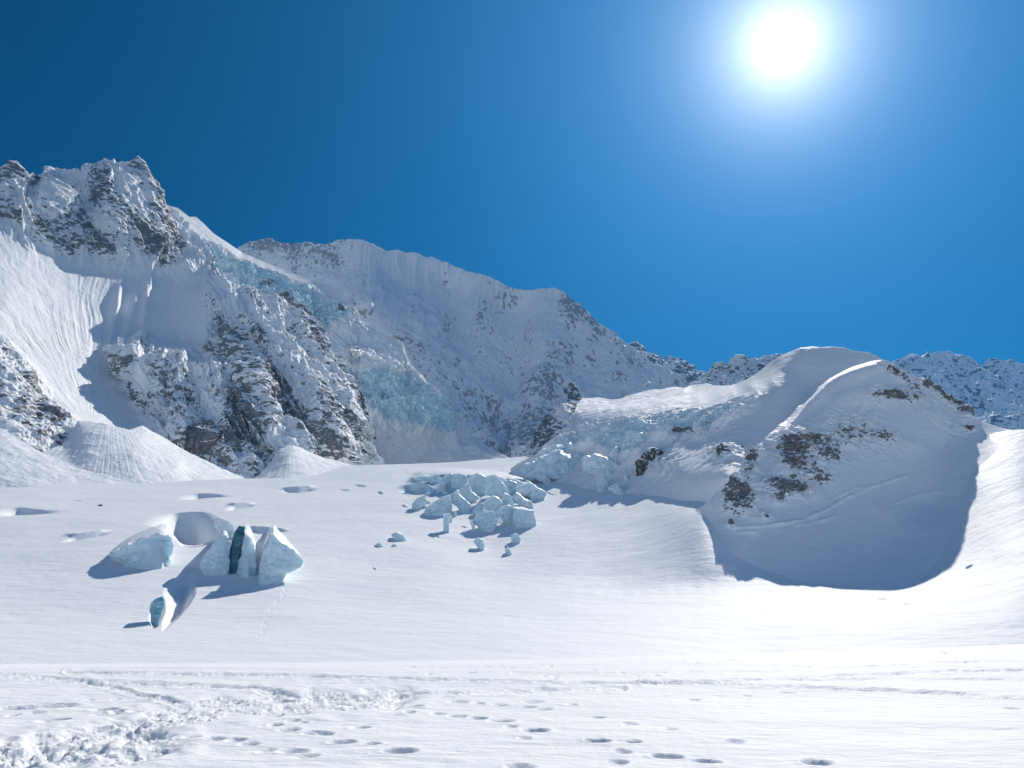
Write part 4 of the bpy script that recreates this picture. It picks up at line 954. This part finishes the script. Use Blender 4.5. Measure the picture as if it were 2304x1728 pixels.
GA = 'ice blocks of the broken icefall on the snow slope'
SERACS = [
    (ZA((345,600),(400,560),(560,470),(650,435),(670,520),(690,600),(680,670),(560,665),(440,690),(340,695),(300,680)), 'broad pale ice block with a long sloping top edge above the ice pillar'),
    (ZA((150,555),(230,470),(330,430),(345,500),(330,560),(240,625),(165,630)), 'rounded ice block at the left end of the icefall, pointed lower corner'),
    (ZA((570,680),(660,670),(640,760),(635,850),(650,900),(600,930),(565,925),(572,800)), 'narrow upright ice pillar below the broad sloping block'),
    (ZA((655,720),(685,690),(685,770),(650,785)), 'small ice chip close to the right of the narrow pillar'),
    (ZA((700,640),(740,640),(742,700),(695,705)), 'small squarish ice chunk up to the right of the narrow pillar'),
    (ZA((750,365),(765,420),(860,500),(915,550),(912,655),(850,645),(760,590),(680,530),(665,440),(720,390)), 'ice slab with one sharp spike, sloping down to the right'),
    (ZA((510,280),(590,260),(605,370),(560,380),(500,400),(450,420)), 'thin ice fin in front of the upper left wall'),
    (ZA((525,230),(600,170),(670,150),(690,165),(665,300),(655,340),(605,330),(590,262),(510,275)), 'ice block left of the bluest one, divided from it by a white edge'),
    (ZA((190,210),(300,190),(400,195),(520,170),(525,270),(420,260),(300,240),(200,225)), 'long low ice wall at the upper left end of the icefall'),
    (ZA((690,165),(780,150),(880,180),(890,270),(800,330),(740,360),(670,330),(672,240)), 'bluest ice block on the upper edge of the icefall'),
    (ZA((765,360),(905,290),(915,400),(895,500),(830,480),(760,420)), 'leaning ice block under the bluest one'),
    (ZA((925,380),(1045,465),(1000,510),(960,540),(895,500)), 'small triangular ice wedge in the gap below the big dome'),
    (ZA((900,200),(960,170),(1010,150),(1090,180),(1130,210),(1140,300),(1100,420),(1040,460),(950,390),(920,300),(890,260)), 'tallest dome shaped ice block in the middle of the icefall'),
    (ZA((1130,200),(1190,180),(1260,170),(1310,240),(1380,320),(1420,390),(1440,470),(1400,520),(1290,430),(1200,440),(1100,430),(1140,320)), 'tall ice tower with a slanting right side beside the dome'),
    (ZA((1360,260),(1440,240),(1530,270),(1560,330),(1530,400),(1430,390),(1380,330)), 'pale snowy ice block behind the slanting tower'),
    (ZA((1490,320),(1580,265),(1700,260),(1830,340),(1930,400),(1950,445),(1860,495),(1740,465),(1600,440),(1510,400)), 'wide ice block at the right end of the upper row'),
    (ZA((1600,290),(1660,240),(1700,260),(1790,350),(1810,420),(1740,440),(1650,440),(1590,410)), 'teal faced ice lump set against the wide block at the right end'),
    (ZA((1520,400),(1620,480),(1720,520),(1765,575),(1740,615),(1640,600),(1560,560),(1500,480)), 'long ice slab lying below the wide block at the right end'),
    (ZA((1370,400),(1440,440),(1510,550),(1480,580),(1400,570),(1330,500)), 'steep ice sliver between the slanting tower and the long slab'),
    (ZA((1095,560),(1130,490),(1210,445),(1290,470),(1380,565),(1320,600),(1330,625),(1260,655),(1190,640),(1110,620)), 'ice block with a white snow cap in the lower middle'),
    (ZA((960,630),(1030,560),(1085,535),(1090,620),(1050,660),(990,655)), 'small wedge of ice left of the snow capped block'),
    (ZA((980,700),(1040,680),(1100,640),(1180,650),(1240,660),(1270,740),(1260,830),(1160,910),(1080,890),(1000,830),(975,760)), 'curved hollow ice block under the snow capped one'),
    (ZA((1260,660),(1330,590),(1420,565),(1500,600),(1490,700),(1470,820),(1430,840),(1350,770),(1290,700)), 'shaded ice block joined to the left of the large slab above the long shadow'),
    (ZA((1500,605),(1620,620),(1740,640),(1765,720),(1810,815),(1690,860),(1560,840),(1470,820),(1480,700)), 'large flat faced ice slab above the long blue shadow'),
    (ZA((1450,960),(1500,930),(1560,960),(1590,1020),(1550,1060),(1480,1060),(1450,1010)), 'small round ice lump left of the long blue shadow'),
    (ZB((1590,440),(1615,400),(1650,440),(1680,490),(1640,500),(1600,480)), 'small ice fin lowest on the right of the slope'),
    (ZB((305,270),(370,240),(430,270),(490,350),(370,355),(340,320)), 'slanted grey ice slab alone on the slope left of the icefall'),
    (ZB((305,415),(330,365),(365,380),(370,400)), 'tiny teal ice chip under the lone slanted slab'),
    (ZB((125,375),(180,360),(240,415),(190,420),(140,400)), 'low grey ice plate farthest left of the scattered pieces'),
    (ZB((1230,350),(1280,300),(1340,330),(1365,400),(1340,450),(1290,420)), 'half buried ice lump below the curved hollow block'),
    (ZB((1190,100),(1225,105),(1250,200),(1250,235),(1215,190)), 'thin upright ice splinter beside the curved hollow block'),
]
for i, (pts, lab) in enumerate(SERACS):
    xs = [p[0] for p in pts]; ys = [p[1] for p in pts]
    rb = max(ys); cx = pts[max(range(len(pts)), key=lambda k: pts[k][1])][0]
    D0 = float(field_D(np.array([cx]), np.array([rb - 1.0]), True)[0]) - 0.5
    w = (max(xs) - min(xs)) * D0 / F
    solid('ice_block', pts, D0, 0.6 * w + 1.5, 0.38, M_ICE, lab, 'ice block', GA, 1.0, i + 1)

GR = 'ice blocks at the foot of the shaded icefall'
SER2 = [
    (ZC((65,770),(150,720),(300,670),(390,630),(440,670),(560,650),(590,680),(595,760),(560,800),(430,820),(280,800),(130,800)), 'long jagged ice wall with a peaked top at the edge of the shaded icefall'),
    (ZC((590,680),(740,660),(830,700),(930,755),(925,800),(840,840),(720,810),(600,780)), 'ice wall with a bright sloping rim, right of the jagged peaked wall'),
    (ZC((200,636),(330,600),(510,568),(640,590),(680,640),(560,655),(440,665),(380,630),(260,650)), 'thin flat ice slab lying on top of the jagged wall'),
    (ZC((730,850),(790,840),(830,900),(810,960),(740,970),(720,920)), 'upright blue ice stub at the tip of the shadow edge'),
    (ZC((820,940),(890,900),(950,960),(955,985),(880,970)), 'low pointed ice lump between the stub and the blue shadow'),
    (ZC((160,825),(270,830),(315,880),(290,900),(200,870)), 'bright snowy block on the lit side under the jagged wall'),
    (ZC((840,640),(890,575),(920,620),(940,700),(900,740),(850,700)), 'pointed ice tooth above the rim of the right wall'),
    (ZC((960,830),(980,826),(1002,870),(990,888),(970,880)), 'tiny ice lump standing alone on the blue shaded snow'),
    (ZC((945,560),(1000,500),(1060,490),(1050,580),(1000,640),(950,620)), 'crumbled ice serac left of its twin below the lit plateau'),
    (ZC((1060,480),(1110,450),(1170,470),(1175,540),(1120,600),(1060,590)), 'crumbled ice serac with a frilled top beside the dark rock'),
]
for i, (pts, lab) in enumerate(SER2):
    xs = [p[0] for p in pts]; ys = [p[1] for p in pts]
    rb = max(ys); k = max(range(len(pts)), key=lambda k: pts[k][1]); cx = pts[k][0]
    D0 = float(if_depth(np.array([cx]), np.array([rb]))[0])
    if rb > FIELD_TOP(cx): D0 = min(D0, float(field_D(np.array([cx]), np.array([rb]), False)[0]))
    D0 -= 1.0
    w = (max(xs) - min(xs)) * D0 / F
    solid('ice_block', pts, D0, 0.5 * w + 2.0, 0.15, M_ICE, lab, 'ice block', GR, 1.5, i + 60, breaks=3, yaw=0.0)

# the crevasse group on the left
M_TEAL = ice_mat('teal_ice', (0.10, 0.30, 0.36), (0.42, 0.62, 0.68), 0.35, 0.8)
GC = 'split ice blocks around the open crevasse'
def near_block(pts, lab, thick, lean, seed, dD=0.0, rough=0.8, mat=None, mid=0.97, **kw):
    ys = [p[1] for p in pts]; r = min(ys) + (max(ys) - min(ys)) * mid
    D0 = float(field_D(np.array([sum(p[0] for p in pts) / len(pts)]), np.array([r]), False)[0]) + dD
    return solid('ice_block', pts, D0, thick, lean, mat or M_ICE, lab, 'ice block', GC, rough, seed, cuts=3, **kw)
near_block(ZD((75,555),(280,440),(420,390),(560,345),(700,330),(770,340),(790,400),(775,480),(755,580),(715,675),(600,685),(480,685),(330,645),(200,600)), 'wide low ice block with a striped face left of the crevasse', 10, 0.16, 101, -0.8, yaw=-0.15)
near_block(ZD((1050,690),(1085,600),(1190,490),(1215,400),(1270,345),(1330,350),(1372,430),(1345,560),(1362,600),(1350,735),(1250,770),(1120,720)), 'blue grey ice slab on the left lip of the dark cleft', 6, 0.16, 102, -0.8, yaw=0.25)
near_block(ZD((1205,235),(1240,158),(1350,190),(1415,270),(1402,380),(1372,420),(1275,345)), 'small frosted ice wedge at the upper left of the dark cleft', 5, 1.6, 103, 2.0, 0.4, yaw=0.2)
near_block(ZD((1490,400),(1520,320),(1560,350),(1620,460),(1650,540),(1655,690),(1600,775),(1480,770),(1370,742),(1430,650),(1480,520)), 'curved ice slab on the right lip of the dark cleft', 5, 0.16, 104, -0.8, yaw=-0.3)
near_block(ZD((1790,330),(1960,450),(2150,620),(2110,680),(1900,765),(1720,850),(1665,800),(1675,690),(1710,540)), 'sharp pyramid of ice, the largest block right of the cleft', 6, 0.16, 105, -0.8, yaw=0.2)
near_block(ZD((680,970),(692,1050),(655,1180),(595,1262),(545,1215),(532,1130),(548,1050),(605,1000)), 'oval teal ice lens set in the snow trough below the other blocks', 2.5, 0.35, 106, 0.6, 0.4, M_TEAL, yaw=0.1)
near_block(ZD((1395,410),(1425,300),(1470,245),(1525,255),(1510,390),(1490,520),(1440,650),(1368,738),(1345,640),(1370,520)), 'teal ice slab in the narrow cleft, darkened to paint its shade', 3, 0.14, 107, -2.5, 0.3, M_CLEFT_SHADE, yaw=-0.1)

# rubble between the blocks
def rubble(n, area, seed, group, label, Dfun, s0, s1):
    rng = random.Random(seed)
    k = 0
    while k < n:
        x, y = rng.uniform(*area[0]), rng.uniform(*area[1])
        if len(area) > 2 and not poly_in(np.array([x]), np.array([y]), area[2])[0]: continue
        s = rng.uniform(s0, s1) * (1.6 if rng.random() < 0.2 else 1)
        nn = rng.randint(4, 6); ph = rng.uniform(0, 6)
        pts = [(x + s * rng.uniform(.6, 1.1) * math.cos(ph + q * 2 * math.pi / nn), y - s * 0.5 + s * 0.75 * rng.uniform(.6, 1.1) * math.sin(ph + q * 2 * math.pi / nn)) for q in range(nn)]
        solid('ice_chunk', pts, Dfun(x, y) - 0.2, s * 0.2 + 0.4, 0.3, M_ICE, label, 'ice chunk', group, 1.5, seed + k, cuts=2)
        k += 1
fD = lambda x, y: float(field_D(np.array([x]), np.array([y]), True)[0])
rubble(34, ((910, 1210), (1085, 1175), [(915, 1095), (960, 1080), (1060, 1085), (1180, 1100), (1205, 1120), (1160, 1150), (1075, 1175), (990, 1165), (925, 1145)]), 300, 'small ice chunks between the blocks', 'small chunk of broken ice lying among the larger icefall blocks', fD, 4, 8)
# rocks
solid('rock_outcrop', ZC((1075,710),(1120,685),(1180,600),(1240,590),(1330,620),(1335,655),(1275,770),(1250,800),(1190,825),(1110,815),(1080,790)), float(if_depth(np.array([1450.]), np.array([1066.]))[0]) - 4, 9, 0.4, M_ROCK,
      'dark snow dusted rock knob standing out of the shaded basin', 'rock', None, 2.2, 201, breaks=2, yaw=0.0)
solid('stone', ZD((4,34),(18,22),(36,21),(52,30),(46,38),(14,40)), float(field_D(np.array([226.]), np.array([1138.]), False)[0]), 2.0, 0.2, M_ROCK, 'lone small dark stone on the sunlit snow beyond the crevasse', 'stone', None, 1.0, 202)

# ------------------------------------------------------------------ thin blue air
def haze_box():
    bm = bmesh.new()
    x0, x1, y0, y1, z0, z1 = -2300, 3300, -700, 4700, -60, 1300
    vs_ = [bm.verts.new((x, y, z)) for x in (x0, x1) for y in (y0, y1) for z in (z0, z1)]
    for f in ((0, 1, 3, 2), (4, 6, 7, 5), (0, 4, 5, 1), (2, 3, 7, 6), (0, 2, 6, 4), (1, 5, 7, 3)): bm.faces.new([vs_[i] for i in f])
    me = bpy.data.meshes.new('haze'); bm.to_mesh(me); bm.free()
    m, t = nt('thin_air'); b = NB(t)
    out = b.n('ShaderNodeOutputMaterial'); v = b.n('ShaderNodeVolumePrincipled')
    v.inputs['Color'].default_value = (0.05, 0.42, 1.0, 1); v.inputs['Density'].default_value = 5.2e-5; v.inputs['Anisotropy'].default_value = 0.25
    t.links.new(v.outputs[0], out.inputs['Volume'])
    me.materials.append(m)
    o = bpy.data.objects.new('haze', me); COL.objects.link(o); o['kind'] = 'stuff'
    return o
haze_box()
